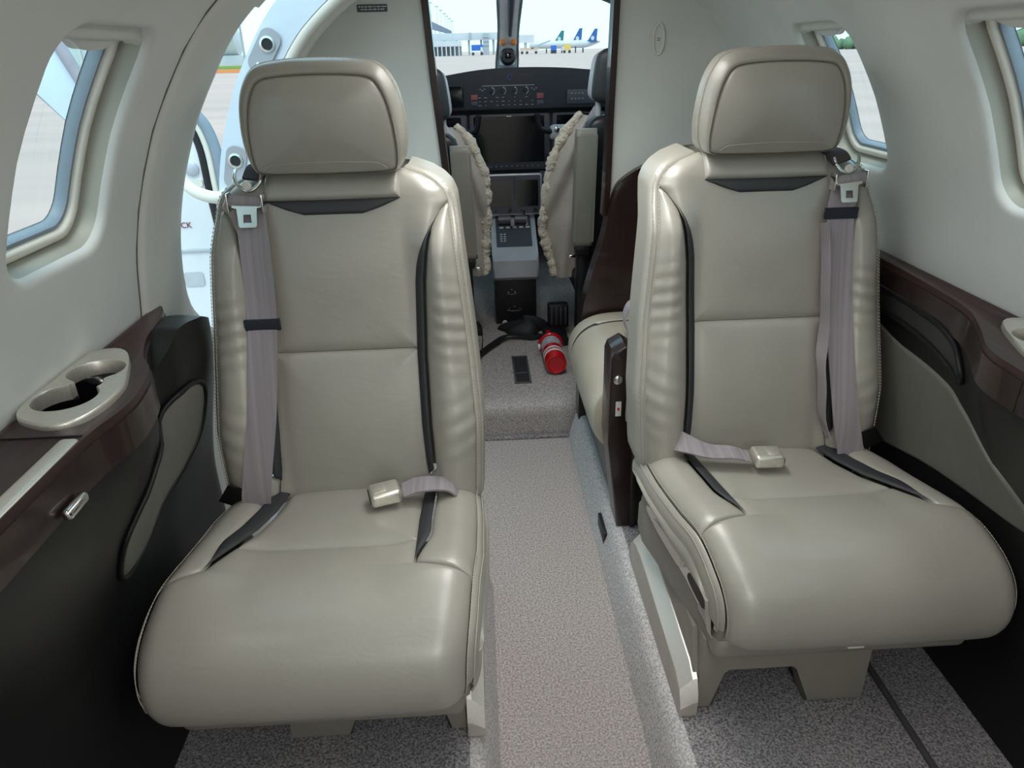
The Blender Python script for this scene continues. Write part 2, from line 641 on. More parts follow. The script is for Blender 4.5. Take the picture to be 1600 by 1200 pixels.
wn = 0
for side, lst in ((-1, WINL), (1, WINR)):
    for Yc in lst:
        wn += 1
        w = empty('window_%d' % wn, surf(side, Yc, W_LO, 0.03), None, None, None, 'structure')
        tag(w, 'rounded cabin window with deep reveal and pull-down shade in the %s' % ('sidewall beside the entry door' if side < 0 else 'sidewall opposite the entry door'))
        lp = [(hole(Yc, 0.0), .013), (hole(Yc, -.002), .025), (hole(Yc, -.004), .050)]
        mesh('reveal', *loft(lp, side), OLIVE, w, sharp=60)
        lp = [(hole(Yc, -.003), .050), (hole(Yc, -.006), .040), (hole(Yc, -.010), .036), (hole(Yc, -.017), .036), (hole(Yc, -.020), .040), (hole(Yc, -.021), .050)]
        mesh('frame', *loft(lp, side), CREAM, w, sharp=60)
        lp = [(hole(Yc, -.020), .047), (hole(Yc, -.022), .045), (hole(Yc, -.027), .045), (hole(Yc, -.029), .050), (hole(Yc, -.0285), .0615)]
        mesh('gasket', *loft(lp, side), GASKET, w, sharp=60)
        lp = [(hole(Yc, -.0285 - .0117 * k), .051) for k in range(9)]
        mesh('pane', *loft(lp, side, cap=True), GLASS, w, sharp=60)
        pr = [(.013, .002), (.0125, -.014), (.0145, -.021), (.019, -.024), (.025, -.026), (.031, -.030), (.034, -.026), (.035, .002)]

        def shade_fn(u, v, Yc=Yc, side=side):
            k = v * (len(pr) - 1)
            i = min(int(k), len(pr) - 2)
            f = k - i
            d = pr[i][0] * (1 - f) + pr[i + 1][0] * f
            ds_ = pr[i][1] * (1 - f) + pr[i + 1][1] * f
            y = (u - .5) * 2 * (WHW - .004)
            grip = .014 * math.exp(-(y / .05) ** 4) * (1 if 3 <= k <= 6.2 else 0)
            edge = .010 * sstep((abs(y) - .095) / .03)
            return surf(side, Yc + y, W_HI - .002 + (ds_ - grip) - edge * 0.6, d)
        mesh('shade', *grid_vf(shade_fn, 36, 14), LINER2, w, sharp=40)

# door frame arch on the aft side of the entry door
RIB = [(1.25, .004), (1.254, -.004), (1.262, -.010), (1.30, -.015), (1.36, -.016), (1.41, -.013), (1.445, -.006), (1.468, .004), (1.48, .018), (1.486, .045), (1.488, .115)]


def rib_fn(u, v):
    s = S_DOOR * v
    z = prof(s)[1]
    k = u * (len(RIB) - 1)
    i = min(int(k), len(RIB) - 2)
    f = k - i
    y = RIB[i][0] * (1 - f) + RIB[i + 1][0] * f
    d = RIB[i][1] * (1 - f) + RIB[i + 1][1] * f
    foot = interp(z, [(.60, .30), (.66, .22), (.72, .14), (.78, .065), (.83, .022), (.88, .003), (.92, 0)])
    top = interp(z, [(1.25, 0), (1.36, -.012), (1.45, -.03)])
    y += (foot + top) * sstep((y - 1.3) / .18)
    return surf(-1, y, s, d)


trim_1 = mesh('trim_1', *grid_vf(rib_fn, 44, 90), LINER2, sharp=60)
tag(trim_1, 'cream grey moulded arch framing the aft side of the entry door opening', kind='structure')

tube('seam', [surf(-1, 1.2505, S_DOOR * k / 60, -.0006) for k in range(61)], .0015, nmat('seam_dark', (.14, .14, .13), .8), trim_1, n=6)

# forward jamb of the entry door
jam = grid_vf(lambda u, v: surf(-1, 1.98 + .006 * u, S_DOOR * v, .006 + .082 * u), 8, 80)
jamb = mesh('door_frame', *jam, BLUEWHITE, sharp=60)
tag(jamb, 'pale blue white forward jamb of the entry door with latch sockets', kind='structure')
head = grid_vf(lambda u, v: surf(-1, 1.47 + .52 * u, S_DOOR, .116 * v), 4, 4)
mesh('header', *head, BLUEWHITE, jamb)
for (s_z, d) in ((1.262, .052), (1.003, .046)):
    sp = s_of_z(s_z)
    c0 = Vector(surf(-1, 1.978, sp, d))
    nx, nz = prof_n(sp)
    U = Vector((-nx, 0, nz))
    T = Vector((nz, 0, nx)) if False else Vector((nz, 0, nx))
    T = Vector((-U.z, 0, U.x))
    fr = axes(c0, U, T, (0, -1, 0))
    pl = prism('latch_plate', rrect(0, 0, .026, .055, .02, 5), fr, .004, nmat('latch_grey', (.42, .44, .48), .4, metal=.4), jamb, bevel=.001, seg=1)
    lathe('latch_socket', [(.019, .004), (.019, .007), (.014, .0075), (.012, .004), (.012, .0042)], 20, lambda x, y, h, fr=fr: fr(x, y - .018, h), CHROME, pl)
    lathe('latch_hole', [(.0125, .0), (.0125, .0052)], 20, lambda x, y, h, fr=fr: fr(x, y - .018, h), BLACK, pl)
    lathe('screw', [(.0045, .004), (.0045, .0055), (.003, .006)], 10, lambda x, y, h, fr=fr: fr(x, y + .035, h), CHROME, pl)
tb = [surf(-1, 1.995, S_DOOR * (.28 + .72 * k / 50), -.004) for k in range(51)]
tube('jamb_seal', tb, .016, CREAM, jamb, n=12)
tb = [surf(-1, 2.05, S_DOOR * (.28 + .72 * k / 50), -.006) for k in range(51)]
tube('inner_seal', tb, .021, LINER2, jamb, n=12)

# floors
fl = []
fl.append(grid_vf(lambda u, v: (-.165 + .33 * u, -1.7 + 3.965 * v, 0), 4, 30))
fl.append(grid_vf(lambda u, v: (-.80 + .635 * u, 1.47 + .795 * v, 0), 4, 4))
floor = mesh('floor', *join_vf(*fl), CARPET)
tag(floor, 'sunken aisle floor covered in speckled grey carpet', kind='structure')
STEP = [(.150, 0), (.163, .05), (.176, .090), (.188, .105), (.205, .11), (.45, .11), (.80, .11)]


def step_fn(side, Y0, Y1):
    def fn(u, v):
        k = u * (len(STEP) - 1)
        i = min(int(k), len(STEP) - 2)
        f = k - i
        return (side * (STEP[i][0] * (1 - f) + STEP[i + 1][0] * f), Y0 + (Y1 - Y0) * v, STEP[i][1] * (1 - f) + STEP[i + 1][1] * f)
    return grid_vf(fn, len(STEP) - 1, 20)


pf = mesh('floor_platform_window_side', *step_fn(1, -1.7, 2.26), CARPET2, sharp=70)
tag(pf, 'raised grey carpeted seat platform opposite the entry door', kind='structure')
pf2 = mesh('floor_platform_door_side', *join_vf(step_fn(-1, -1.7, 1.47), grid_vf(lambda u, v: (-.165 - .62 * u, 1.47, .11 * v), 2, 2)), CARPET2, sharp=70)
tag(pf2, 'raised grey carpeted seat platform beside the entry door', kind='structure')


def riser_fn(side, Y0, Y1):
    R4 = STEP[:5]

    def fn(u, v):
        k = u * (len(R4) - 1)
        i = min(int(k), len(R4) - 2)
        f = k - i
        return (side * (R4[i][0] * (1 - f) + R4[i + 1][0] * f - .0015), Y0 + (Y1 - Y0) * v, R4[i][1] * (1 - f) + R4[i + 1][1] * f + .001)
    return grid_vf(fn, 8, 20)


mesh('riser', *riser_fn(1, -1.7, 2.26), CARPET_LIT, pf, sharp=70)
mesh('riser', *riser_fn(-1, -1.7, 1.47), CARPET_LIT, pf2, sharp=70)
RZ = [(2.272, 0), (2.266, .06), (2.262, .10), (2.268, .120), (2.285, .13), (2.5, .13), (3.3, .13), (4.0, .13)]


def cockpit_fn(u, v):
    k = v * (len(RZ) - 1)
    i = min(int(k), len(RZ) - 2)
    f = k - i
    return (-.75 + 1.5 * u, RZ[i][0] * (1 - f) + RZ[i + 1][0] * f, RZ[i][1] * (1 - f) + RZ[i + 1][1] * f)


cf = mesh('floor_cockpit_step', *grid_vf(cockpit_fn, 6, 21), CARPET, sharp=70)
tag(cf, 'grey carpeted step up to the cockpit floor', kind='structure')
tr = box('trim_2', (0, 2.255, .006), (.33, .022, .012), CARPET2, bevel=.004)
tag(tr, 'light carpet binding strip at the foot of the cockpit step', kind='structure')
tr = box('trim_3', (.617, .3, .114), (.012, 3.6, .010), nmat('carpet_edge', (.06, .06, .065), .9), bevel=.003)
tag(tr, 'dark carpet seam running along the seat platform', kind='structure')
tr = box('trim_4', (.164, 1.62, .055), (.010, .10, .045), BLACK, bevel=.002)
tag(tr, 'small black vent slot in the aisle step', kind='structure')

# aft bulkhead closes the cabin behind the camera
ab = [(-p[0], p[1]) for p in _prof[::4]] + [(p[0], p[1]) for p in _prof[::-4]]
ab = [(-.74, 0.0)] + ab + [(.74, 0.0)]
abk = prism('wall_aft', ab, axes((0, -1.7, 0), (1, 0, 0), (0, 0, 1), (0, -1, 0)), .03, LINER2)
tag(abk, 'aft cabin bulkhead', kind='structure')

# forward bulkheads
pw = [(p[0], p[1]) for p in _prof[::3]]
L_in = [(-.235, 0), (-.236, .5), (-.243, .8), (-.250, .97), (-.259, 1.09), (-.268, 1.2), (-.279, 1.41), (-.281, 1.5)]
blk = prism('wall_front_door_side', L_in + [(-p[0] - .02, p[1]) for p in pw[::-1] if p[0] > .3] + [(-.76, 0)], axes((0, 2.24, 0), (1, 0, 0), (0, 0, 1), (0, 1, 0)), .04, LINER2)
tag(blk, 'pale grey cockpit bulkhead next to the entry door', kind='structure')
e_o = [(x + .020, z) for x, z in L_in]
prism('wood_edge', L_in + e_o[::-1], axes((0, 2.228, 0), (1, 0, 0), (0, 0, 1), (0, 1, 0)), .06, WOODV, blk, bevel=.004)
R_in = [(.262, .80), (.266, .9), (.268, 1.1), (.275, 1.41), (.278, 1.5)]
brk = prism('wall_front_window_side', R_in + [(p[0] + .02, p[1]) for p in pw[::-1] if p[0] > .3 and p[1] > .8], axes((0, 2.24, 0), (1, 0, 0), (0, 0, 1), (0, 1, 0)), .04, LINER2)
tag(brk, 'grey cockpit bulkhead above the dark wood panel', kind='structure')
e_o = [(x - .018, z) for x, z in R_in]
prism('wood_edge', R_in + e_o[::-1], axes((0, 2.226, 0), (1, 0, 0), (0, 0, 1), (0, 1, 0)), .06, WOODV, brk, bevel=.004)
hd = box('trim_5', (0, 2.26, 1.487), (.58, .05, .05), LINER2, bevel=.008)
tag(hd, 'header above the cockpit opening', kind='structure')
# dark wood lower panel with a sweeping top
wl = [tuple(p) for p in catmull([(.735, .955), (.64, .975), (.514, .976), (.43, .970), (.376, .958), (.32, .930), (.28, .894), (.262, .83), (.245, .735), (.220, .65), (.197, .567), (.182, .49), (.177, .43), (.176, .30), (.176, .0)], 4)] + [(.735, 0.0)]
wp = prism('wood_partition', wl, axes((0, 2.205, 0), (1, 0, 0), (0, 0, 1), (0, 1, 0)), .075, WOODV, None, bevel=.006)
tag(wp, 'glossy dark wood partition panel with a sweeping curved edge beside the cockpit opening', 'partition')
oval = empty('oval_vent', (.39, 2.24, 1.26), 'small oval plate set in the grey cockpit bulkhead', 'plate')
fo = axes((.391, 2.24, 1.298), (1, 0, 0), (0, 0, 1), (0, -1, 0))
el = [(.0155 * math.cos(a), .040 * math.sin(a)) for a in [2 * math.pi * k / 32 for k in range(32)]]
tube('rim', [tuple(fo(x, y, .004)) for x, y in el], .0035, CREAM, oval, n=8, closed=True)
prism('face', [(x * .85, y * .9) for x, y in el], fo, .003, LINER, oval)
for k in (0, 1):
    box('mark', tuple(fo(0, .002 - .005 * k, .0035)), (.008, .001, .002), BLACK, oval, bevel=0)
pc = empty('placard', (-.41, 2.24, 1.385), 'small grey placard with two lines of white lettering on the bulkhead', 'placard')
fp = axes((-.415, 2.24, 1.393), (1, 0, 0), (0, 0, 1), (0, -1, 0))
prism('plate', rrect(0, 0, .042, .0095, .003, 3), fp, .002, nmat('placard_grey', (.08, .085, .10), .5), pc)


def text(name, body, size, fr, w, mat, parent, align='CENTER', ext=0.0006):
    cu = bpy.data.curves.new(name, 'FONT')
    cu.body = body
    cu.size = size
    cu.align_x = align
    cu.align_y = 'CENTER'
    cu.extrude = ext
    o = bpy.data.objects.new(name, cu)
    COL.objects.link(o)
    a, b, c, d = fr(0, 0, w), fr(1, 0, w), fr(0, 1, w), fr(0, 0, w + 1)
    U, V, W = b - a, c - a, d - a
    M = Matrix(((U.x, V.x, W.x, a.x), (U.y, V.y, W.y, a.y), (U.z, V.z, W.z, a.z), (0, 0, 0, 1)))
    dg = bpy.context.evaluated_depsgraph_get()
    me = bpy.data.meshes.new_from_object(o.evaluated_get(dg))
    bpy.data.objects.remove(o)
    vs_ = [tuple(M @ v.co) for v in me.vertices]
    fs = [tuple(p.vertices) for p in me.polygons]
    bpy.data.meshes.remove(me)
    return mesh(name, vs_, fs, mat, parent, smooth=False)


random.seed(3)
for row, x0, x1 in ((.0036, -.037, .037), (-.0030, -.031, .031)):
    x, bars = x0, []
    while x < x1:
        w_ = random.choice((.004, .006, .009, .011))
        bars.append(box_vf(tuple(fp(min(x + w_ / 2, x1), row, .0022)), (w_ * .86, .0005, .0026)))
        x += w_ + .0016
    mesh('lettering', *join_vf(*bars), LWHITE, pc, smooth=False)

# ------------------------------------------------------------------ side ledges
def patch(name, outline, fr, t, mat, parent, edge=.06):
    n = len(outline)
    cx_ = sum(p[0] for p in outline) / n
    cy_ = sum(p[1] for p in outline) / n
    V, Fc = [], []
    fs = [.0, .15, .3, .45, .6, .72, .82, .9, .95, .98, 1.0, 1.0]
    for k, f in enumerate(fs):
        w = t * (1 - max(0, (f - (1 - edge)) / edge) ** 2) if k < len(fs) - 1 else -.004
        for p in outline:
            V.append(tuple(fr(cx_ + (p[0] - cx_) * max(f, .01), cy_ + (p[1] - cy_) * max(f, .01), w)))
    for k in range(len(fs) - 1):
        for i in range(n):
            j = (i + 1) % n
            Fc.append((k * n + i, k * n + j, (k + 1) * n + j, (k + 1) * n + i))
    Fc.append(tuple(range(n)))
    return mesh(name, V, Fc, mat, parent, sharp=60)


LED_L = [(-.745, 1.30), (-.728, 1.262), (-.714, 1.20), (-.704, 1.13), (-.676, 1.05), (-.645, .995), (-.628, .915), (-.628, .86), (-.640, .78), (-.642, .6), (-.642, 0), (-.642, -.7)]
LED_R = [(.742, 1.66), (.727, 1.60), (.722, 1.43), (.717, 1.30), (.704, 1.15), (.668, 1.057), (.622, .965), (.613, .88), (.615, .78), (.615, 0), (.615, -.7)]


def ledge_x(tab, Y):
    t = sorted([(y, x) for x, y in tab])
    return interp(Y, t)


def make_ledge(side, tab, zl, label, plabel, panel_y1):
    L = empty('wood_ledge', (side * .70, .4, zl - .05), label, 'ledge')
    inner = [tuple(p) for p in catmull([(x, y) for x, y in tab], 5)]
    y_max = tab[0][1]
    outer = [(side * .758, -.7), (side * .758, y_max)]
    fr = axes((0, 0, zl - .014), (1, 0, 0), (0, 1, 0), (0, 0, 1))
    prism('wood_top', inner + outer, fr, .014, WOOD, L, bevel=.003)
    # glossy wood fascia under the edge
    infl = [(x - side * .002, y) for x, y in inner]
    infl2 = [(x + side * .016, y) for x, y in inner]
    prism('fascia', infl + infl2[::-1], axes((0, 0, zl - .062), (1, 0, 0), (0, 1, 0), (0, 0, 1)), .049, WOODV, L, bevel=.004)
    return L


ledL = make_ledge(-1, LED_L, .862, 'dark wood side ledge with rounded end below the window beside the door', '', 1.33)
ledR = make_ledge(1, LED_R, .852, 'dark wood side ledge narrowing along the sidewall opposite the entry door', '', 1.6)
box('metal_strip', (-.655, .33, .853), (.026, .91, .024), NICKEL, ledL, bevel=.007, seg=3)
box('leaf_joint', (-.70, .792, .8622), (.11, .003, .002), BLACK, ledL, bevel=0)
lat = box('latch', (-.632, .72, .808), (.012, .045, .014), CHROME, ledL, bevel=.005, seg=3)
box('slot', (-.735, .735, .8622), (.018, .03, .002), BLACK, ledL, bevel=0)


def pan_L(Y, z):
    e = ledge_x(LED_L, min(Y, 1.26)) - .004
    low = -.742
    if Y > 1.05:
        hump = -.672 - .02 * sstep((Y - 1.2) / .2) ** 2
        top = e * (1 - sstep((Y - 1.05) / .1)) + hump * sstep((Y - 1.05) / .1)
    else:
        top = e
    k = sstep((z - .45) / .36)
    x = low * (1 - k) + top * k
    x -= .06 * sstep((Y - 1.35) / .07) ** 2
    return x


def pan_top_L(Y):
    return interp(Y, [(-.7, .806), (1.05, .806), (1.10, .82), (1.17, .858), (1.22, .855), (1.30, .838), (1.36, .815), (1.42, .77)])


pl = empty('wall_lower_left', (-.67, .4, .11), 'charcoal lower sidewall with a grey recessed insert below the cup holder ledge', None, None, 'structure')


def pl_fn(u, v):
    Y = -.7 + 2.12 * u
    zt = pan_top_L(Y)
    z = .10 + (zt - .10) * min(1, v / .9)
    x = pan_L(Y, z)
    if v > .9:
        f = (v - .9) / .1
        x -= .09 * f
        z += .004 * math.sin(f * math.pi)
    return (x, Y, z)


mesh('shell', *grid_vf(pl_fn, 110, 60), CHAR, pl, sharp=70)
ins = [tuple(p) for p in catmull([(1.195, .748), (1.245, .722), (1.262, .675), (1.235, .610), (1.10, .575), (.955, .545), (.890, .560), (.862, .62), (.870, .665), (.95, .712), (1.081, .745), (1.14, .755)], 5, True)]
patch('insert', ins, lambda u, v, w: Vector((pan_L(u, v) + w, u, v)), .005, INSERT, pl)
tube('insert_rim', [(pan_L(y, z) + .004, y, z) for y, z in ins], .0045, CHAR, pl, n=8, closed=True)


def pan_R(Y, z):
    e = ledge_x(LED_R, Y) + .004
    low = .757
    k = sstep((z - .45) / .36)
    return low * (1 - k) + e * k


pr_ = empty('wall_lower_right', (.7, .4, .11), 'charcoal lower sidewall with armrest hollow and large grey insert opposite the door', None, None, 'structure')


def pr_fn(u, v):
    Y = -.7 + 2.94 * u
    z = .10 + (.795 - .10) * v
    return (pan_R(Y, z), Y, z)


mesh('shell', *grid_vf(pr_fn, 120, 50), CHAR, pr_, sharp=70)
hol = [tuple(p) for p in catmull([(1.60, .792), (1.44, .796), (1.30, .796), (1.19, .790), (1.115, .762), (1.095, .735), (1.13, .725), (1.235, .745), (1.40, .752), (1.60, .752)], 5, True)]
patch('armrest_hollow', hol, lambda u, v, w: Vector((pan_R(u, v) - w, u, v)), .004, nmat('charcoal_satin', (.03, .031, .032), .3), pr_)
tube('hollow_rim', [(pan_R(y, z) - .004, y, z) for y, z in hol], .006, CHAR, pr_, n=8, closed=True)
ins = [tuple(p) for p in catmull([(1.55, .700), (1.34, .700), (1.204, .698), (1.10, .682), (1.02, .662), (.94, .632), (.885, .585), (.895, .545), (.96, .525), (1.19, .49), (1.55, .44)], 5, True)]
patch('insert', ins, lambda u, v, w: Vector((pan_R(u, v) - w, u, v)), .005, INSERT, pr_)


# ------------------------------------------------------------------ cup holders
def cup_holder(side, zl, label, ledge):
    Hc = empty('cup_holder', (side * .705, .93, zl - .06), label, 'cup holder', 'cup holders in the wooden ledges')
    outl = [tuple(p) for p in catmull([(-.748, .838), (-.757, .87), (-.758, .95), (-.757, 1.035), (-.750, 1.060), (-.718, 1.066), (-.690, 1.035), (-.658, .955), (-.648, .915), (-.648, .865), (-.660, .825), (-.690, .808), (-.725, .820)], 4, True)]
    c = (-.705, .932)
    c1, c2, r1, r2 = (-.712, .978), (-.712, .889), .039, .041
    N = 96
    ins_, out_ = [], []
    for k in range(N):
        a = 2 * math.pi * k / N
        d = (math.cos(a), math.sin(a))
        ri = .012
        for (cc, r) in ((c1, r1), (c2, r2)):
            ox, oy = c[0] - cc[0], c[1] - cc[1]
            b = ox * d[0] + oy * d[1]
            q = b * b - (ox * ox + oy * oy - r * r)
            if q > 0:
                ri = max(ri, -b + math.sqrt(q))
        ri = max(ri, .022)
        best = None
        for i in range(len(outl)):
            p, q = outl[i], outl[(i + 1) % len(outl)]
            ex, ey = q[0] - p[0], q[1] - p[1]
            det = d[0] * (-ey) + ex * d[1]
            if abs(det) < 1e-12:
                continue
            rx, ry = p[0] - c[0], p[1] - c[1]
            t = (rx * (-ey) + ex * ry) / det
            u = (d[0] * ry - d[1] * rx) / det
            if t > 0 and -1e-6 <= u <= 1 + 1e-6 and (best is None or t < best):
                best = t
        ins_.append((c[0] + d[0] * ri, c[1] + d[1] * ri))
        out_.append((c[0] + d[0] * best, c[1] + d[1] * best))

    def ring(f, dz):
        return [(side * -1 * (o[0] * f + i[0] * (1 - f)), o[1] * f + i[1] * (1 - f), zl + dz) for o, i in zip(out_, ins_)]

    def build(rings, cap=False):
        V = [p for r in rings for p in r]
        Fc = []
        for k in range(len(rings) - 1):
            for i in range(N):
                j = (i + 1) % N
                Fc.append((k * N + i, k * N + j, (k + 1) * N + j, (k + 1) * N + i))
        if cap:
            Fc.append(tuple((len(rings) - 1) * N + i for i in range(N)))
        return V, Fc
    wood = [o for o in ledge.children if o.name.startswith('wood_top')][0]
    cut_v, cut_f = [], []
    for dz in (-.05, .03):
        cut_v += [(x, y, z) for x, y, z in ring(.06, dz)]
    cut_f = [(i, (i + 1) % N, N + (i + 1) % N, N + i) for i in range(N)] + [tuple(range(N))[::-1], tuple(range(N, 2 * N))]
    cutter = mesh('cutter', cut_v, cut_f, NICKEL)
    md = wood.modifiers.new('cut', 'BOOLEAN')
    md.operation = 'DIFFERENCE'
    md.object = cutter
    bpy.context.view_layer.update()
    new = bpy.data.meshes.new_from_object(wood.evaluated_get(bpy.context.evaluated_depsgraph_get()))
    wood.modifiers.clear()
    wood.data = new
    bpy.data.objects.remove(cutter)
    mesh('plate', *build([ring(1, -.002), ring(1, .005), ring(.975, .008), ring(.93, .0095), ring(.6, .0095), ring(.12, .0095), ring(.03, .0088), ring(0, .006), ring(0, -.014)]), NICKEL, Hc, sharp=35)
    mesh('well', *build([ring(0, -.013), ring(-.04, -.015), ring(-.06, -.046)], True), SCREEN, Hc, sharp=45)
    return Hc


cup_holder(-1, .862, 'brushed metal twin cup holder set in the wooden ledge beside the door', ledL)
cup_holder(1, .852, 'brushed metal twin cup holder set in the wooden ledge opposite the entry door', ledR)

# fill light strips added on the unseen ceiling to brighten the cabin
for k, Yc in enumerate((-1.0, -.15, .7, 1.55)):
    cl = empty('fill_light_strip', (0, Yc, 1.49), 'added unseen fill light strip on the headliner, ' + ('next to the aft bulkhead', 'second from the aft bulkhead', 'just aft of the cabin seats', 'next to the entry door')[k], 'fill light', 'added fill light strips')
    box('housing', (0, Yc, 1.494), (.36, .74, .016), CREAM, cl, bevel=.004)
    box('diffuser', (0, Yc, 1.484), (.32, .70, .006), nmat('light_diffuser', (.9, .9, .9), .5, emit=(1.0, .985, .96), estr=CABIN_LIGHT), cl, bevel=.002)
    ld = bpy.data.lights.new('fill_strip_lamp', 'AREA')
    ld.shape = 'RECTANGLE'
    ld.size, ld.size_y = .32, .70
    ld.energy = STRIP_POWER[k]
    ld.spread = math.radians(STRIP_SPREAD[k])
    ld.color = (1.0, .985, .96)
    lo = bpy.data.objects.new('fill_strip_lamp', ld)
    COL.objects.link(lo)
    lo.parent = cl
    lo.location = (0, 0, -.012)

# ------------------------------------------------------------------ cabin seats
KB = .22
BW = [(.40, .252), (.46, .262), (.60, .268), (.75, .258), (.88, .246), (.98, .236), (1.02, .231), (1.04, .222), (1.055, .206), (1.068, .182), (1.078, .150), (1.084, .12)]
BR = .055


def make_seat(cx, Yj, s, shear, label, keeper_z, belt_pts, loose, group, leg_b, wall_in):
    zj = .462
    root = empty('cabin_seat', (cx, Yj, .11), label, 'seat', group)

    def T(a, b, z):
        return (cx + s * a, Yj - b, z)

    # ---- backrest surface
    def b0(z):
        b = -KB * (z - zj) + .016 * math.exp(-((z - .60) / .13) ** 2) + .010 * math.exp(-((z - .93) / .12) ** 2)
        if z > 1.03:
            b -= .030 * ((z - 1.03) / .055) ** 2
        if z < .47:
            b -= .02 * ((.47 - z) / .05) ** 2
        return b

    def Sb(p, z):
        W = interp(z, BW)
        x0 = W - BR
        q = abs(p)
        sg = 1 if p >= 0 else -1
        fade = 1 - sstep((z - .93) / .10)
        rise = lambda a: .042 * sstep((a - .125) / .075) * fade
        if q <= x0:
            a, b = q, rise(q)
        else:
            ph = (q - x0) / BR
            if ph <= math.pi / 2:
                a, b = x0 + BR * math.sin(ph), rise(x0) - BR * (1 - math.cos(ph))
            else:
                a, b = W, rise(x0) - BR - (q - x0 - BR * math.pi / 2)
        return np.array(T(sg * a, b0(z) + b, z))

    def edge_p(z, ph=.95):
        return interp(z, BW) - BR + BR * ph

    def normal(S, u, v, eu, ev):
        n = np.cross(S(u + eu, v) - S(u - eu, v), S(u, v + ev) - S(u, v - ev))
        L = np.linalg.norm(n)
        return n / L if L > 0 else n

    def panel(name, S, pl, pr, q0, q1, mat, A=.007, rho=.007, A2=.005, rho2=.045, base=0.0, nu=36, nv=70, flip=1.0, eq0=True, eq1=True, parent=None, dens=None, extra=None, el=True, er=True):
        V = []
        for j in range(nv + 1):
            t = j / nv
            t = .5 - .5 * math.cos(math.pi * t) if dens is None else dens(t)
            q = q0 + (q1 - q0) * t
            a, c = pl(q), pr(q)
            for i in range(nu + 1):
                u = .5 - .5 * math.cos(math.pi * i / nu)
                p = a + (c - a) * u
                d = min(p - a if el else 9, c - p if er else 9)
                if eq0: d = min(d, q - q0)
                if eq1: d = min(d, q1 - q)
                d = max(d, 0)
                h = base + A * (1 - math.exp(-d / rho)) + A2 * (1 - math.exp(-d / rho2)) - A
                if extra: h += extra(p, q)
                n = normal(S, p, q, .002, .002)
                P = S(p, q)
                # outward = toward the viewer side of the surface
                n = n * flip
                V.append(tuple(P + n * h))
        Fc = []
        m = nu + 1
        for j in range(nv):
            for i in range(nu):
                Fc.append((j * m + i, j * m + i + 1, (j + 1) * m + i + 1, (j + 1) * m + i))
        return mesh(name, V, Fc, mat, parent or root, sharp=60, fix=False)

    # orientation sign of the surface normals
    ntest = normal(Sb, 0.0, .7, .002, .002)
    FB = 1.0 if ntest[1] < 0 else -1.0

    def up_edge(z):
        if z >= 1.018:
            return edge_p(z)
        return interp(z, [(.74, .1405), (.88, .146), (.91, .150), (.935, .157), (.96, .168), (.98, .180), (1.0, .196), (1.010, .206), (1.018, .222)])

    def lo_edge(z):
        return interp(z, [(.43, .157), (.47, .152), (.52, .1455), (.60, .142), (.75, .1405)])

    def cen(z):
        return lo_edge(z) if z < .745 else up_edge(z)

    def strip_o(z):
        w = .0145 * sstep((z - .492) / .02) * (1 - sstep((z - .90) / .10))
        return cen(z) + w + .0004

    back = panel('backrest', Sb, lambda z: -up_edge(z), up_edge, .747, 1.083, LEA, flip=FB, nv=110, nu=56, base=0.0, eq1=False)
    random.seed(11)
    panel('lumbar_panel', Sb, lambda z: -lo_edge(z), lo_edge, .435, .7465, LEA, flip=FB, nv=60, nu=44, A2=.008)
    # neck panel and dark crescent
    panel('neck_panel', Sb, lambda z: -.127, lambda z: .127, 1.0305, 1.0825, LEA, flip=FB, base=.0135, A=.009, rho=.004, A2=.0, nv=28, nu=44, eq1=False)
    panel('neck_insert', Sb, lambda z: -interp(z, [(1.004, .055), (1.014, .088), (1.03, .128)]), lambda z: interp(z, [(1.004, .055), (1.014, .088), (1.03, .128)]), 1.004, 1.0305, LEA_DARK, flip=FB, base=.0098, A=.005, rho=.003, A2=0, nv=20, nu=44)
    for sg in (1, -1):
        S2 = (lambda p, z: Sb(p, z)) if sg > 0 else (lambda p, z: Sb(-p, z))
        fl = FB * sg
        panel('side_insert', S2, lambda z: cen(z) + .0002, strip_o, .494, 1.000, LEA_DARK, flip=fl, base=.003, A=.004, rho=.003, A2=0, nv=70, nu=8)
        folds = lambda p, z: (.0016 * math.sin(z * 210 + p * 40) * math.exp(-((z - .80) / .07) ** 2) + .0010 * math.sin(z * 160 + 1 - p * 60) * math.exp(-((z - .60) / .08) ** 2)) * sstep((p - cen(z) - .02) / .03)
        panel('bolster', S2, strip_o, edge_p, .437, 1.0175, LEA, flip=fl, nv=130, nu=34, A=.010, rho=.006, A2=.007, extra=folds)
        g = panel('gusset', S2, edge_p, lambda z: interp(z, BW) - BR + BR * 1.571 + .085, .437, 1.080, LEA, flip=fl, nv=90, nu=24, A=.010, rho=.005, A2=.003, eq0=False, eq1=False, er=False)
        # double stitching beside the piping
        for off in (-.0085, .0085):
            dashes = []
            z = .455
            while z < 1.055:
                p_ = edge_p(z) + off
                P = S2(p_, z)
                n = normal(S2, p_, z, .002, .002) * fl
                tdir = S2(edge_p(z + .003) + off, z + .003) - P
                tdir = tdir / np.linalg.norm(tdir)
                c = P + n * .0030
                a_, b_ = c - tdir * .0024, c + tdir * .0024
                dashes.append(tube_vf([tuple(a_), tuple(b_)], .0009, 5))
                z += .0066
            st = mesh('stitching', *join_vf(*dashes), STITCH, g, smooth=False, fix=False)
            st['kind'] = 'stuff'
    # hard back shell
    def shell(u, v):
        z = .42 + .66 * v
        W = interp(z, BW) - .004
        a = (u * 2 - 1)
        x = W * math.copysign(abs(math.sin(a * math.pi / 2)), a) if False else W * a
        b = b0(z) - .115 - .035 * (1 - abs(a) ** 3)
        return T(x, b, z)
    mesh('back_shell', *grid_vf(shell, 30, 40), PLASTIC, root, sharp=60)

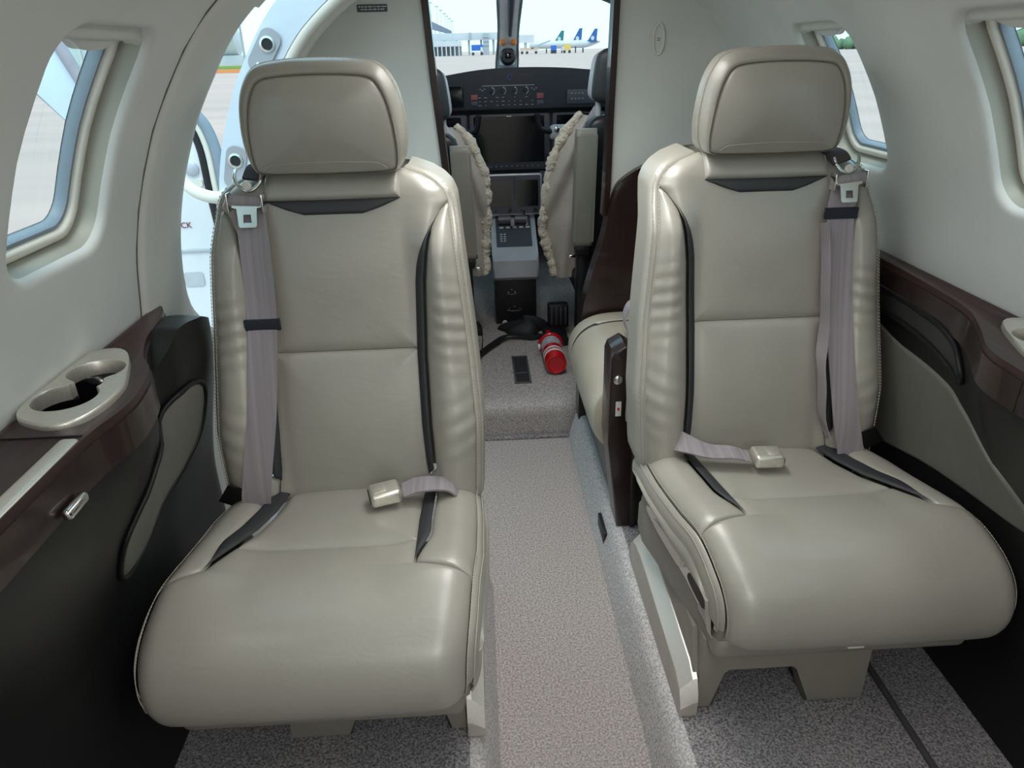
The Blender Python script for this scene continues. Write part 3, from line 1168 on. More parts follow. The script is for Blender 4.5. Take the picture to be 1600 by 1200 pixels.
    # ---- headrest
    outer = [(-.118, 1.0795), (-.143, 1.094), (-.153, 1.14), (-.148, 1.20), (-.133, 1.240), (-.108, 1.265), (-.06, 1.2735), (0, 1.2755), (.06, 1.2735), (.108, 1.265), (.133, 1.240), (.148, 1.20), (.153, 1.14), (.143, 1.094), (.118, 1.0795), (.06, 1.0775), (0, 1.077), (-.06, 1.0775)]
    inner = [(-.120, 1.083), (-.1335, 1.096), (-.134, 1.14), (-.127, 1.19), (-.114, 1.225), (-.096, 1.242), (-.055, 1.2475), (0, 1.249), (.055, 1.2475), (.096, 1.242), (.114, 1.225), (.127, 1.19), (.134, 1.14), (.1335, 1.096), (.120, 1.083), (.06, 1.0805), (0, 1.080), (-.06, 1.0805)]
    O = [np.array((p[0] * .965, p[1])) for p in catmull(outer, 5, True)]
    I = [np.array((p[0] * .965, p[1])) for p in catmull(inner, 5, True)]
    N = len(O)
    cz = 1.17

    def hb(z):
        return -KB * (1.08 - zj) + .034 + .07 * (z - 1.08) + .010 * math.sin((z - 1.08) / .19 * math.pi)

    def ring(base, f, db):
        out = []
        for P in base:
            a, z = P[0] * f, cz + (P[1] - cz) * f
            out.append(T(a, hb(z) + db, z))
        return out

    def lerp_ring(k, db):
        return [T(a[0], hb(a[1]) + db, a[1]) for a in [i * (1 - k) + o * k for i, o in zip(I, O)]]

    def stack(rings, cap=True):
        V = [p for r in rings for p in r]
        Fc = []
        for k in range(len(rings) - 1):
            for i in range(N):
                j = (i + 1) % N
                Fc.append((k * N + i, k * N + j, (k + 1) * N + j, (k + 1) * N + i))
        if cap:
            Fc.append(tuple(range(N)))
        return V, Fc
    rg = [ring(I, f, .016 * (1 - f ** 2.5) - (.006 * max(0, (f - .955) / .045) ** 2)) for f in (.05, .2, .35, .5, .62, .74, .84, .90, .94, .965, .985, 1.0)]
    hr = mesh('headrest', *stack(rg), LEA, root, sharp=70)
    rb = [lerp_ring(0, -.006), lerp_ring(.06, -.002), lerp_ring(.16, .0005), lerp_ring(.35, -.001), lerp_ring(.6, -.006), lerp_ring(.82, -.014), lerp_ring(.95, -.024), lerp_ring(1.0, -.036)]
    mesh('headrest_border', *stack(rb, False), LEA, hr, sharp=70)
    rb = [lerp_ring(1.0, -.0385), lerp_ring(1.012, -.042), lerp_ring(1.02, -.06), lerp_ring(1.0, -.078), lerp_ring(.8, -.092), ring(I, .85, -.098), ring(I, .4, -.102), ring(I, .05, -.103)]
    V, Fc = stack(rb, False)
    Fc.append(tuple((len(rb) - 1) * N + i for i in range(N)))
    mesh('headrest_shell', V, Fc, LEA, hr, sharp=70)
    # stitched lines on the headrest
    dashes = []
    arc = [tuple(p) for p in catmull([(-.112, 1.090), (-.10, 1.0985), (-.08, 1.1015), (0, 1.104), (.08, 1.1015), (.10, 1.0985), (.112, 1.090)], 14)]
    for k in range(0, len(arc) - 1):
        a, b = arc[k], arc[k + 1]
        dashes.append(tube_vf([T(a[0], hb(a[1]) + .0122, a[1]), T(a[0] * .25 + b[0] * .75, hb(b[1]) + .0122, a[1] * .25 + b[1] * .75)], .0006, 5))
    for k in range(N):
        for db in (-.031, -.047):
            a, b = O[k], O[(k + 1) % N]
            if a[1] > 1.085:
                for h in range(2):
                    p, q = a + (b - a) * (h * .5), a + (b - a) * (h * .5 + .36)
                    dashes.append(tube_vf([T(p[0] * 1.004, hb(p[1]) + db, p[1] + .0004), T(q[0] * 1.004, hb(q[1]) + db, q[1] + .0004)], .0007, 5))
    st = mesh('stitching', *join_vf(*dashes), STITCH, hr, smooth=False, fix=False)
    st['kind'] = 'stuff'
    for a in (-.06, .06):
        tube('headrest_post', [T(a, hb(1.10) - .06, 1.12), T(a, hb(1.0) - .07, 1.0)], .007, CHROME, hr, n=10)

    # ---- cushion surface
    cp = np.array(catmull([(-.06, .440), (0.0, .455), (.07, .462), (.15, .470), (.22, .480), (.30, .491), (.36, .489), (.41, .472), (.445, .440), (.462, .40), (.462, .360), (.446, .326), (.41, .306), (.35, .300)], 8))
    cl = np.r_[0, np.cumsum(np.hypot(*(np.diff(cp, axis=0).T)))]
    CT = float(cl[-1])

    def t_of_b(b):
        k = int(np.argmax(cp[:, 0]))
        return float(np.interp(b, cp[:k, 0], cl[:k]))

    def b_of_t(t):
        return float(np.interp(t, cl, cp[:, 0]))
    CR = .062

    def cw(t):
        return interp(t, [(0, .252), (t_of_b(.1), .272), (t_of_b(.25), .283), (t_of_b(.40), .282), (CT * .8, .277), (CT, .262)])

    def Sc(p, t):
        t_ = min(max(t, 0), CT)
        b = float(np.interp(t_, cl, cp[:, 0]))
        z = float(np.interp(t_, cl, cp[:, 1]))
        e = .01
        db = float(np.interp(min(t_ + e, CT), cl, cp[:, 0]) - np.interp(max(t_ - e, 0), cl, cp[:, 0]))
        dz = float(np.interp(min(t_ + e, CT), cl, cp[:, 1]) - np.interp(max(t_ - e, 0), cl, cp[:, 1]))
        L = math.hypot(db, dz)
        nb, nz = -dz / L, db / L
        W = cw(t_)
        x0 = W - CR
        q = abs(p)
        sg = 1 if p >= 0 else -1
        wall = 1.0 if sg > 0 else 1.0 - wall_in * sstep((q - .12) / .16) * sstep((b - .05) / .25)
        top = 1 - sstep((b - .30) / .12)
        rise = lambda a: .014 * sstep((a - .10) / .10) * top
        if q <= x0:
            a, h = q, rise(q)
        else:
            ph = min((q - x0) / CR, math.pi / 2)
            a, h = x0 + CR * math.sin(ph), rise(x0) - CR * (1 - math.cos(ph))
        bb = b + nb * h
        return np.array(T(sg * a * wall - shear * bb, bb, z + nz * h + (t - t_) * 0))

    nt_ = normal(Sc, 0.0, t_of_b(.2), .002, .002)
    FC = 1.0 if nt_[2] > 0 else -1.0
    ce = lambda t, ph=.95: cw(t) - CR + CR * ph
    bs_end = .298
    sA = lambda b: interp(b, [(-.06, .138), (.0, .141), (.14, .149), (.30, .166)])
    sW = lambda b: interp(b, [(-.06, .133), (.0, .136), (.08, .139), (.15, .150), (.21, .167), (.30, .197)])
    tap = lambda b: 1 - sstep((b - .19) / (bs_end - .19))
    tE = t_of_b(bs_end)

    def inner_edge(fn, t):
        b = b_of_t(t)
        if t <= tE:
            return fn(b)
        f = min(1, (t - tE) / .030)
        return fn(bs_end) + (ce(t) - fn(bs_end)) * f
    panel('seat_panel', Sc, lambda t: -sW(b_of_t(t)), lambda t: sA(b_of_t(t)), 0.0, t_of_b(.212), LEA, flip=FC, nv=44, nu=44, A=.010, rho=.009, A2=.008, eq0=False)
    panel('cushion', Sc, lambda t: -inner_edge(sW, t), lambda t: inner_edge(sA, t), t_of_b(.212), CT, LEA, flip=FC, nv=150, nu=64, A=.009, rho=.008, A2=.007, eq1=False, dens=lambda x: x)
    for sg, fn in ((1, sA), (-1, sW)):
        S3 = (lambda p, t: Sc(p, t)) if sg > 0 else (lambda p, t: Sc(-p, t))
        fl = FC * sg
        wd = .024 if sg > 0 else .034
        so = lambda t: inner_edge(fn, t) + wd * tap(b_of_t(t)) + .0003
        panel('cushion_insert', S3, lambda t: fn(b_of_t(t)) + .0002, so, .0, tE, LEA_DARK, flip=fl, nv=50, nu=10, base=.003, A=.004, rho=.003, A2=0, eq0=False)
        panel('cushion_bolster', S3, so, lambda t: max(ce(t), so(t) + .001), 0.0, t_of_b(bs_end) + .030, LEA, flip=fl, nv=70, nu=34, A=.008, rho=.006, A2=.006, eq0=False, dens=lambda x: x)
        panel('cushion_rim', S3, ce, lambda t: cw(t) - CR + CR * 1.5708, 0.0, CT, LEA, flip=fl, nv=110, nu=12, A=.005, A2=.0, eq0=False, eq1=False, dens=lambda x: x, er=False)

        def side_fn(u, v, sg=sg):
            t = CT * v
            P = Sc(sg * (cw(t) - CR + CR * 1.5708), t)
            b = b_of_t(t)
            bi = min(max(b, .02), .405)
            zz_ = float(np.interp(t, cl, cp[:, 1]))
            zi = .398 if zz_ > .43 or b < .2 else max(.312, min(.398, zz_ - .01))
            a = sg * (cw(t) - .006) * (1.0 if sg > 0 else 1 - wall_in) - shear * bi
            Q = np.array(T(a, bi, zi))
            R_ = P * (1 - u) + Q * u
            R_[0] += s * sg * .008 * math.sin(u * math.pi)
            return tuple(R_)
        g = mesh('cushion_side', *grid_vf(side_fn, 10, 100), LEA, root, sharp=70)
        for off in (-.0085, .0085):
            dashes = []
            t = .06
            while t < CT - .03:
                p_ = ce(t) + off
                P = S3(p_, t)
                n = normal(S3, p_, t, .002, .002) * fl
                td = S3(ce(t + .003) + off, t + .003) - P
                td = td / np.linalg.norm(td)
                c = P + n * .0030
                dashes.append(tube_vf([tuple(c - td * .0024), tuple(c + td * .0024)], .0009, 5))
                t += .0066
            st = mesh('stitching', *join_vf(*dashes), STITCH, g, smooth=False, fix=False)
            st['kind'] = 'stuff'

    # ---- base
    def bx(name, a0, a1, b0_, b1, z0, z1, mat, bevel=.006, parent=None, seg=3):
        p, q = T(a0, b0_, z0), T(a1, b1, z1)
        c = tuple((x + y) / 2 for x, y in zip(p, q))
        return box(name, c, tuple(abs(x - y) for x, y in zip(p, q)), mat, parent or root, bevel, seg)
    bx('cushion_pan', -.235 - shear * .2, .235 - shear * .2, .0, .425, .272, .325, PLASTIC, .018)
    # moulded skirt on both sides
    for sg in (1, -1):
        sk_ = [(.04, .27), (.03, .31), (.04, .39), (.10, .408), (.30, .408), (.385, .40), (.418, .37), (.422, .33), (.40, .30), (.30, .285), (.15, .275)]
        sk_ = [tuple(p) for p in catmull(sk_, 4, True)]
        prism('side_cover', sk_, lambda u, v, w, sg=sg: Vector(T(sg * (.212 + w) - shear * u, u, v)), .050, PLASTIC, root, bevel=.012, seg=3)
    # control bezel on the aisle side
    bz = [tuple(p) for p in catmull([(.08, .378), (.14, .394), (.28, .396), (.37, .382), (.412, .352), (.408, .336), (.37, .335), (.28, .352), (.16, .358), (.10, .364)], 5, True)]
    cb = prism('control_bezel', bz, lambda u, v, w: Vector(T(.260 + w - shear * u, u, v)), .006, CHROME, root, bevel=.002)
    bz2 = [tuple(p) for p in catmull([(.30, .360), (.31, .382), (.36, .374), (.385, .352), (.36, .347)], 5, True)]
    prism('lever_pocket', bz2, lambda u, v, w: Vector(T(.2655 + w - shear * u, u, v)), .002, BLACK, cb)
    prism('lever', [tuple(p) for p in catmull([(.13, .372), (.15, .386), (.26, .388), (.28, .378), (.26, .362), (.16, .366)], 5, True)], lambda u, v, w: Vector(T(.2655 + w - shear * u, u, v)), .006, NICKEL, cb, bevel=.002)
    # front cross member and feet
    out = [(-.125, .11), (-.135, .205), (-.128, .215)]
    ft = [(-.120, .113), (-.118, .29), (.210, .29), (.212, .113), (.178, .113), (.168, .205), (.156, .216), (.030, .216), (.018, .205), (-.005, .113)]
    prism('leg_frame', ft, lambda u, v, w: Vector(T(u, leg_b - w, v)), .05, PLASTIC, root, bevel=.006)
    ft = [(-.10, .113), (-.10, .29), (.20, .29), (.20, .113), (.15, .113), (.15, .24), (0, .24), (0, .113)]
    prism('leg_frame', ft, lambda u, v, w: Vector(T(u, .06 - w, v)), .05, PLASTIC, root, bevel=.006)
    # floor rail with brushed metal cover along the aisle
    rl = [(.375, .113), (.375, .20), (.345, .285), (.0, .285), (-.05, .20), (-.07, .113)]
    prism('floor_rail', rl, lambda u, v, w: Vector(T(.195 + w, u if u < .2 else u - (.385 - leg_b), v)), .025, PLASTIC, root, bevel=.003)
    secs = []
    for (u, zt) in ((.402, .135), (.400, .150), (.386, .180), (.352, .198), (.25, .206), (.10, .218), (.03, .220), (-.02, .212), (-.055, .195), (-.078, .165), (-.080, .150)):
        u = u if u < .2 else u - (.385 - leg_b)
        secs.append([T(.247, u, .113), T(.247, u, .113 + (zt - .113) * .74), T(.245, u, .113 + (zt - .113) * .80), T(.222, u, zt + .010), T(.2135, u, zt + .012), T(.2135, u, .113)])
    def rail_part(name, i0, i1, mat):
        n_ = i1 - i0 + 1
        V_ = [p for q in secs for p in q[i0:i1 + 1]]
        F_ = [(k * n_ + i, k * n_ + i + 1, (k + 1) * n_ + i + 1, (k + 1) * n_ + i) for k in range(len(secs) - 1) for i in range(n_ - 1)]
        F_ += [tuple(range(n_)), tuple((len(secs) - 1) * n_ + i for i in range(n_))] if n_ > 2 else []
        return mesh(name, V_, F_, mat, root, sharp=25)
    rc = rail_part('rail_cover', 0, 5, nmat('rail_beige_metal', (.50, .46, .41), .5, metal=.3))
    cap = [[tuple(Vector(q[2]) + Vector((s * .0012, 0, .0004))), tuple(Vector(q[3]) + Vector((s * .0006, 0, .0012))), tuple(Vector(q[4]) + Vector((0, 0, .0014)))] for q in secs]
    Vc = [p for q in cap for p in q]
    Fc_ = [(k * 3 + i, k * 3 + i + 1, (k + 1) * 3 + i + 1, (k + 1) * 3 + i) for k in range(len(cap) - 1) for i in range(2)]
    mesh('rail_chamfer', Vc, Fc_, NICKEL_B, rc, sharp=25)
    # armrest stowed at the aisle side of the backrest
    ar = [tuple(p) for p in catmull([(-.165, .46), (-.13, .47), (-.135, .70), (-.165, .93), (-.19, .94), (-.21, .93), (-.195, .70), (-.19, .46)], 5, True)]
    prism('armrest', ar, lambda u, v, w: Vector(T(.228 + w - .03 * (v - .46), u, v)), .022, PLASTIC, root, bevel=.008, seg=3)
    tube('armrest_trim', [T(.250 - .03 * (z - .46), -KB * (z - zj) - .100, z) for z in (.62, .7, .8, .88, .93)], .003, NICKEL, root, n=8)

    # ------------------------------------------------ shoulder belt
    bl = empty('seat_belt', T(-.19, .06, .47), 'grey webbing shoulder belt with bright latch plate hanging on the ' + ('seat beside the door' if s > 0 else 'seat opposite the door'), 'seat belt', 'shoulder belts on the cabin seats')

    def on(a, z, h):
        n = normal(Sb, a, z, .002, .002) * FB
        return tuple(Sb(a, z) + n * h)
    side_dir = (s, 0, 0)
    pts = [on(a, z, .020 if z < .9 else .018) for a, z in belt_pts]
    pts[-1] = on(belt_pts[-1][0], belt_pts[-1][1], .014)
    ribbon('webbing', pts, side_dir, .056, .0025, WEB, bl, smooth_n=6)
    a0_, z0_ = belt_pts[0]
    # roller, guide and latch plate
    gx = a0_ + .0
    gz = z0_ + .014
    rl_ = [on(gx - .027, gz, .028), on(gx + .027, gz, .028)]
    tube('roller', rl_, .0115, WEB, bl, n=16)
    for e in (-.030, .030):
        c = on(gx + e, gz, .024)
        box('guide_cheek', c, (.004, .026, .034), CHROME, bl, bevel=.002)
    dz = 1
    P0 = Vector(on(gx, z0_ + .004, .033))
    tdir = (Vector(on(gx, z0_ - .05, .030)) - P0).normalized()
    tdir = Vector((0, tdir.y, tdir.z)).normalized()
    U = Vector((s, 0, 0))
    U = (U - tdir * U.dot(tdir)).normalized()
    Wn = U.cross(tdir)
    if Wn.y > 0:
        Wn = -Wn
    fr = axes(P0, U, -tdir, Wn)
    lp_o = [(-.027, .010), (.027, .010), (.027, -.001), (.0185, -.003), (.0165, -.034), (.014, -.037), (-.014, -.037), (-.0165, -.034), (-.0185, -.003), (-.027, -.001)]
    lp_i = [(-.0068, -.014), (.0068, -.014), (.0075, -.029), (-.0075, -.029)]
    # plate built from bars round the slot
    bars = [[(-.027, .010), (.027, .010), (.027, -.001), (.0186, -.003), (-.0186, -.003), (-.027, -.001)],
            [(-.0186, -.003), (.0186, -.003), (.0178, -.014), (-.0178, -.014)],
            [(-.0178, -.014), (-.0068, -.014), (-.0075, -.029), (-.0168, -.029)],
            [(.0068, -.014), (.0178, -.014), (.0168, -.029), (.0075, -.029)],
            [(-.0168, -.029), (.0168, -.029), (.0165, -.035), (.014, -.0375), (-.014, -.0375), (-.0165, -.035)]]
    mesh('latch_plate', *join_vf(*[prism_vf(b_, fr, .0025) for b_ in bars]), nmat('latch_satin', (.74, .72, .66), .3, metal=.85), bl, sharp=30)
    # strap passing over the shoulder to the guide ring
    tip = [on(gx + .003, gz + .012, .03), on(gx + .012, gz + .030, .026), on(gx + .022, gz + .046, .02), tuple(Vector(on(gx + .05, 1.070, .01)) + Vector((0, .03, .01)))]
    ribbon('upper_strap', [tip[1], tip[2], tip[3]], side_dir, [.040, .040, .03], .006, nmat('strap_dark', (.06, .052, .058), .7), bl, smooth_n=6)
    rg_ = []
    for k in range(17):
        a = math.pi * (1 + k / 16)
        rg_.append(on(gx + .004 + .024 * math.cos(a), gz + .036 + .021 * math.sin(a), .027))
    tube('guide_ring', rg_, .0035, CHROME, bl, n=8)
    c = Vector(on(gx + .004, gz + .020, .033))
    lathe('guide_pin', [(.0085, 0), (.0085, .005), (.006, .007)], 16, axes(c, (s, 0, 0), (0, 0, 1), (0, -1, 0)), CREAM, bl)
    # elastic keeper
    kb = interp(keeper_z, sorted([(z, a) for a, z in belt_pts]))
    kc = Vector(on(kb, keeper_z, .021))
    kp = [tuple(kc + Vector((s * e, 0, 0))) for e in (-.0335, .0335)]
    ribbon('keeper', kp, (0, 0, 1), .022, .007, ELASTIC, bl)
    if loose:
        lz = [(-.115, .94, .026), (-.122, .86, .03), (-.128, .80, .034), (-.142, .74, .03), (-.133, .70, .034), (-.118, .66, .038), (-.125, .61, .034), (-.145, .55, .026), (-.16, .50, .02)]
        ribbon('loose_webbing', [on(a, z, h) for a, z, h in lz], (0, 1, .2), .040, .0025, WEB, bl, smooth_n=6)
    # plastic anchor beside the lower end
    la, lz_ = belt_pts[-1]
    ribbon('anchor_flap', [on(la - .02, lz_ + .05, .012), on(la - .045, lz_ + .01, .012)], (s, 0, .3), .05, .003, CHAR, bl)
    if loose:
        tg = Vector(T(.03 - shear * .44, .450, .322))
        box('care_tag', tuple(tg), (.030, .006, .007), LWHITE, root, bevel=.002)
    return root, T, Sc, t_of_b, normal, FC, bl


seatL, TL, ScL, tbL, _n, FCL, beltL = make_seat(-.42, 1.265, 1, .085, 'grey taupe leather cabin seat beside the entry door and cup holder ledge', .812,
    [(-.153, 1.013), (-.156, .95), (-.160, .816), (-.172, .66), (-.190, .52), (-.197, .455)], False, 'aft-facing cabin seats', .315, .07)
seatR, TR, ScR, tbR, _n, FCR, beltR = make_seat(.445, 1.35, -1, .15, 'grey taupe leather cabin seat in front of the dark wood cabinet end', .957,
    [(-.160, 1.002), (-.156, .95), (-.164, .80), (-.170, .70), (-.182, .56), (-.195, .47)], True, 'aft-facing cabin seats', .385, .09)


# ------------------------------------------------------------------ belt buckles lying on the cushions
def buckle(name_pts, strap, label, body_c, body_dir, up=(0, 0, 1)):
    Bk = empty('belt_buckle', (body_c[0], body_c[1], body_c[2] - .012), label, 'buckle', 'belt buckles on the cushions')
    d = Vector(body_dir).normalized()
    w = Vector(up).cross(d).normalized()
    upv = d.cross(w)
    R = Matrix((d, w, upv)).transposed()
    b = box('body', body_c, (.060, .052, .029), NICKEL, Bk, bevel=.008, seg=4, R=R)
    box('slot', tuple(Vector(body_c) + d * .0302), (.003, .038, .012), BLACK, Bk, bevel=0, R=R)
    box('release_button', tuple(Vector(body_c) + d * .010 + upv * .0145), (.024, .030, .003), NICKEL, Bk, bevel=.001, R=R)
    ribbon('strap', [p[0] for p in strap], [p[1] for p in strap], .044, .004, WEB, Bk, smooth_n=5)
    return Bk


buckle(None, [((-.318, 1.197, .494), (-.15, 1, .1)), ((-.29, 1.202, .502), (-.1, 1, .15)), ((-.255, 1.203, .503), (0, 1, .1)), ((-.232, 1.205, .498), (0, 1, 0)), ((-.215, 1.21, .482), (0, 1, 0)), ((-.20, 1.23, .45), (0, 1, 0))],
       'brushed metal belt buckle with grey strap lying on the seat beside the door', (-.353, 1.187, .496), (-1, -.28, -.05))
buckle(None, [((.398, 1.253, .498), (0, 1, 0)), ((.365, 1.262, .506), (.1, 1, .1)), ((.32, 1.276, .503), (.2, 1, .2)), ((.275, 1.296, .512), (.1, 1, .5)), ((.255, 1.325, .505), (0, 1, .6)), ((.24, 1.35, .47), (0, 1, .5))],
       'brushed metal belt buckle with grey strap lying on the seat opposite the door', (.432, 1.247, .501), (1, -.06, 0))

# ------------------------------------------------------------------ side-facing seat and its wooden end panel
ss = empty('bench_seat', (.45, 1.92, .11), 'beige leather side-facing seat between the wood partition and the cabin seat', 'seat')
pc_ = np.array(catmull([(.70, .46), (.55, .488), (.40, .502), (.30, .505), (.22, .498), (.165, .472), (.135, .43), (.128, .385), (.136, .34), (.155, .30), (.19, .275), (.30, .27)], 6))


def ss_fn(u, v):
    k = u * (len(pc_) - 1)
    i = min(int(k), len(pc_) - 2)
    f = k - i
    x, z = pc_[i] * (1 - f) + pc_[i + 1] * f
    Y = 1.67 + .52 * v
    e = min(v, 1 - v)
    pull = .035 * math.exp(-e / .035)
    cx_, cz_ = .45, .40
    x, z = x + (cx_ - x) * pull * 1.2, z + (cz_ - z) * pull * 3
    g = .006 * math.exp(-((v - .80) / .012) ** 2)
    return (x + (g if x < .3 else 0), Y, z - (g if x >= .2 else 0))


cv_, cf_ = grid_vf(ss_fn, 70, 80)
cf_ = cf_ + [tuple(range(71)), tuple(80 * 71 + k for k in range(71))]
mesh('cushion', cv_, cf_, LEA_SIDE, ss, sharp=70)
pp = [tuple(np.array(ss_fn(k / 40 * .75, .80)) + np.array((-.001, 0, .003))) for k in range(41)]
tube('piping', pp, .003, LEA_DARK, ss, n=6)
mesh('backrest', *box_vf((.66, 1.93, .68), (.10, .50, .38), .04, 4), LEA_SIDE, ss)
mesh('base', *box_vf((.455, 1.93, .197), (.515, .54, .172), .01, 2), WOODV, ss)
ce_ = empty('cabinet_end', (.2, 1.6, .11), 'glossy dark wood end panel with metal button beside the side-facing seat', 'panel')
co = [(.157, .600), (.163, .617), (.192, .634), (.225, .610), (.255, .565), (.262, .11), (.190, .11), (.158, .37)]
prism('body', co, axes((0, 1.555, 0), (1, 0, 0), (0, 0, 1), (0, 1, 0)), .10, WOODV, ce_, bevel=.006, seg=3)
prism('edge_board', [(.215, .59), (.232, .575), (.236, .115), (.222, .115)], axes((0, 1.545, 0), (1, 0, 0), (0, 0, 1), (0, 1, 0)), .02, WOODV, ce_, bevel=.003)
lathe('button', [(.012, 0), (.012, .004), (.008, .007)], 18, axes((.176, 1.555, .548), (1, 0, 0), (0, 0, 1), (0, -1, 0)), CHROME, ce_)
stk = box('sticker', (.180, 1.5545, .468), (.014, .001, .040), LWHITE, ce_, bevel=0)
box('red_mark', (.180, 1.5535, .468), (.005, .001, .008), RED, stk, bevel=0)
br = empty('seat_bracket', (.255, 1.62, .56), 'cream metal bracket with oval boss above the wooden end panel', 'bracket')
prism('plate', [(.215, .60), (.262, .665), (.285, .665), (.285, .55), (.258, .55)], axes((0, 1.60, 0), (1, 0, 0), (0, 0, 1), (0, 1, 0)), .03, CREAM, br, bevel=.005)
lathe('boss', [(.012, 0), (.018, .004), (.018, .018), (.012, .022)], 20, lambda x, y, h: Vector((.262 + x * .5, 1.60 - h, .595 + y * 2.0)), CREAM, br)
lp = [(.30 + .035 * math.cos(a), 1.93 + .012 * math.sin(a), .565 + .05 * math.sin(a)) for a in [math.pi * (.35 + 1.3 * k / 20) for k in range(21)]]
lb = empty('lap_belt', (.3, 1.93, .50), 'grey lap belt loop resting on the beige side-facing seat', 'seat belt')
ribbon('webbing', lp, (0, 1, 0), .045, .003, WEB, lb)
box('anchor', (.318, 1.93, .512), (.04, .05, .02), BLACK, lb, bevel=.004)

# ------------------------------------------------------------------ cockpit shell
ck = []
for side in (-1, 1):
    ck.append(grid_vf(lambda u, v, side=side: (side * (.745 - .10 * max(0, v - .6) / .4), 2.28 + 1.9 * u, .1 + 1.06 * v), 8, 12))
ck.append(grid_vf(lambda u, v: (-.75 + 1.5 * u, 4.06, .1 + 1.03 * v), 6, 6))
ckw = mesh('wall_cockpit', *join_vf(*ck), nmat('cockpit_lining', (.05, .05, .055), .7), sharp=60)
tag(ckw, 'grey lower side lining of the cockpit', kind='structure')


def roof_fn(u, v):
    Y = 2.26 + 1.14 * v
    a = (u - .5) * math.pi * .56
    return (.72 * math.sin(a) * (1 - .06 * v), Y, 1.155 + .37 * math.cos(a) ** .8 if True else 0)


rf = mesh('ceiling_cockpit', *grid_vf(roof_fn, 30, 8), nmat('cockpit_lining', (.05, .05, .055), .7), sharp=60)
tag(rf, 'grey cockpit headliner', kind='structure')
for side, nm, lb in ((-1, 'window_10', 'cockpit side window next to the entry door'), (1, 'window_11', 'cockpit side window opposite the entry door')):
    cw_ = empty(nm, (side * .7, 2.8, 1.16), lb, None, None, 'structure')
    mesh('pane', *grid_vf(lambda u, v: (side * (.735 - .17 * v), 2.30 + 1.10 * u, 1.16 + .26 * v), 6, 3), GLASSW, cw_)
    for yk in (2.32, 2.86, 3.40):
        tube('frame_post', [(side * .735, yk, 1.15), (side * .555, yk, 1.43)], .02, nmat('post_grey', (.90, .90, .88), .5), cw_, n=8)
dl = empty('cockpit_fill_light', (.03, 2.52, 1.50), 'added unseen round fill light on the cockpit headliner', 'light')  # fill light added out of view to brighten the cockpit
lathe('lens', [(.055, 0), (.055, .010), (.045, .016)], 24, axes((.03, 2.52, 1.500), (1, 0, 0), (0, 1, 0), (0, 0, -1)), nmat('cockpit_fill_lens', (.9, .9, .9), .5, emit=(1, .98, .94), estr=6.0), dl)
dld = bpy.data.lights.new('cockpit_fill_lamp', 'AREA')
dld.shape = 'DISK'
dld.size = .10
dld.energy = 2.6
dlo = bpy.data.objects.new('cockpit_fill_lamp', dld)
COL.objects.link(dlo)
dlo.parent = dl
dlo.location = (0, 0, -.02)
dlo.rotation_euler = (math.radians(40), 0, 0)
ws = empty('window_windshield', (.03, 3.9, 1.13), None, None, None, 'structure')
tag(ws, 'two-piece cockpit windshield with a centre post')


def ws_pt(x, t):
    c = (x / .72) ** 2
    return Vector((.03 + x, 4.05 - .60 * t - .42 * c, 1.13 + .40 * t * (1 - .28 * c)))


for (x0, x1) in ((-.72, -.045), (.045, .72)):
    mesh('pane', *grid_vf(lambda u, v: ws_pt(x0 + (x1 - x0) * u, v), 16, 8), GLASSW, ws, sharp=70)
post = mesh('centre_post', *grid_vf(lambda u, v: ws_pt(-.048 + .096 * u, v) + Vector((0, -.035 * math.sin(math.pi * u) ** .5 - .004, 0)), 14, 8), nmat('post_grey', (.90, .90, .88), .5), ws, sharp=70)
for e in (-1, 1):
    tube('post_seal', [tuple(ws_pt(e * (.050 + .004 * math.sin(k * .7)), k / 12) + Vector((0, -.012, 0))) for k in range(13)], .006, nmat('seal_grey', (.25, .27, .28), .6), post, n=6)
tube('sill', [tuple(ws_pt(-.74 + 1.48 * k / 24, -.01)) for k in range(25)], .02, nmat('post_grey', (.9, .9, .88), .5), ws, n=8)
tube('top_frame', [tuple(ws_pt(-.74 + 1.48 * k / 24, 1.02)) for k in range(25)], .025, nmat('seal_grey', (.25, .27, .28), .6), ws, n=8)
# standby compass and sun visor bar on the post
cmp_ = empty('compass', (.030, 3.86, 1.205), 'round black standby compass on the windshield post', 'compass')
lathe('case', [(.018, -.03), (.036, -.02), (.040, 0), (.038, .02), (.030, .030)], 28, axes((.030, 3.80, 1.250), (1, 0, 0), (0, 0, 1), (0, -1, .15)), BLACK, cmp_)
box('dial', (.030, 3.768, 1.255), (.030, .004, .026), SCREEN, cmp_, bevel=.002)
box('lubber_line', (.030, 3.7655, 1.255), (.002, .002, .010), LWHITE, cmp_, bevel=0)
box('bracket', (.030, 3.87, 1.225), (.075, .02, .03), WHITE, cmp_, bevel=.006)
vb = empty('visor_bar', (.03, 3.7, 1.30), 'dark grey tapered lamp body on the windshield post', 'lamp')
tube('body', [tuple(ws_pt(.006, t) + Vector((0, -.06, 0))) for t in (.53, .60, .68, .76, .86, .97)], .016, nmat('visor_grey', (.10, .10, .125), .5), vb, n=12, rfun=lambda t: .009 + .009 * t)
for e in (-1, 1):
    al = empty('map_light', tuple(ws_pt(e * .024, .33)), 'small orange lens on the windshield post', 'light', 'orange lenses on the windshield post')
    c = ws_pt(e * .026, .455) + Vector((0, -.050, 0))
    lathe('lens', [(.004, .014), (.011, .010), (.014, 0), (.014, -.030)], 14, axes(c, (1, 0, 0), (0, 0, 1), (0, -1, 0)), ORANGE, al)

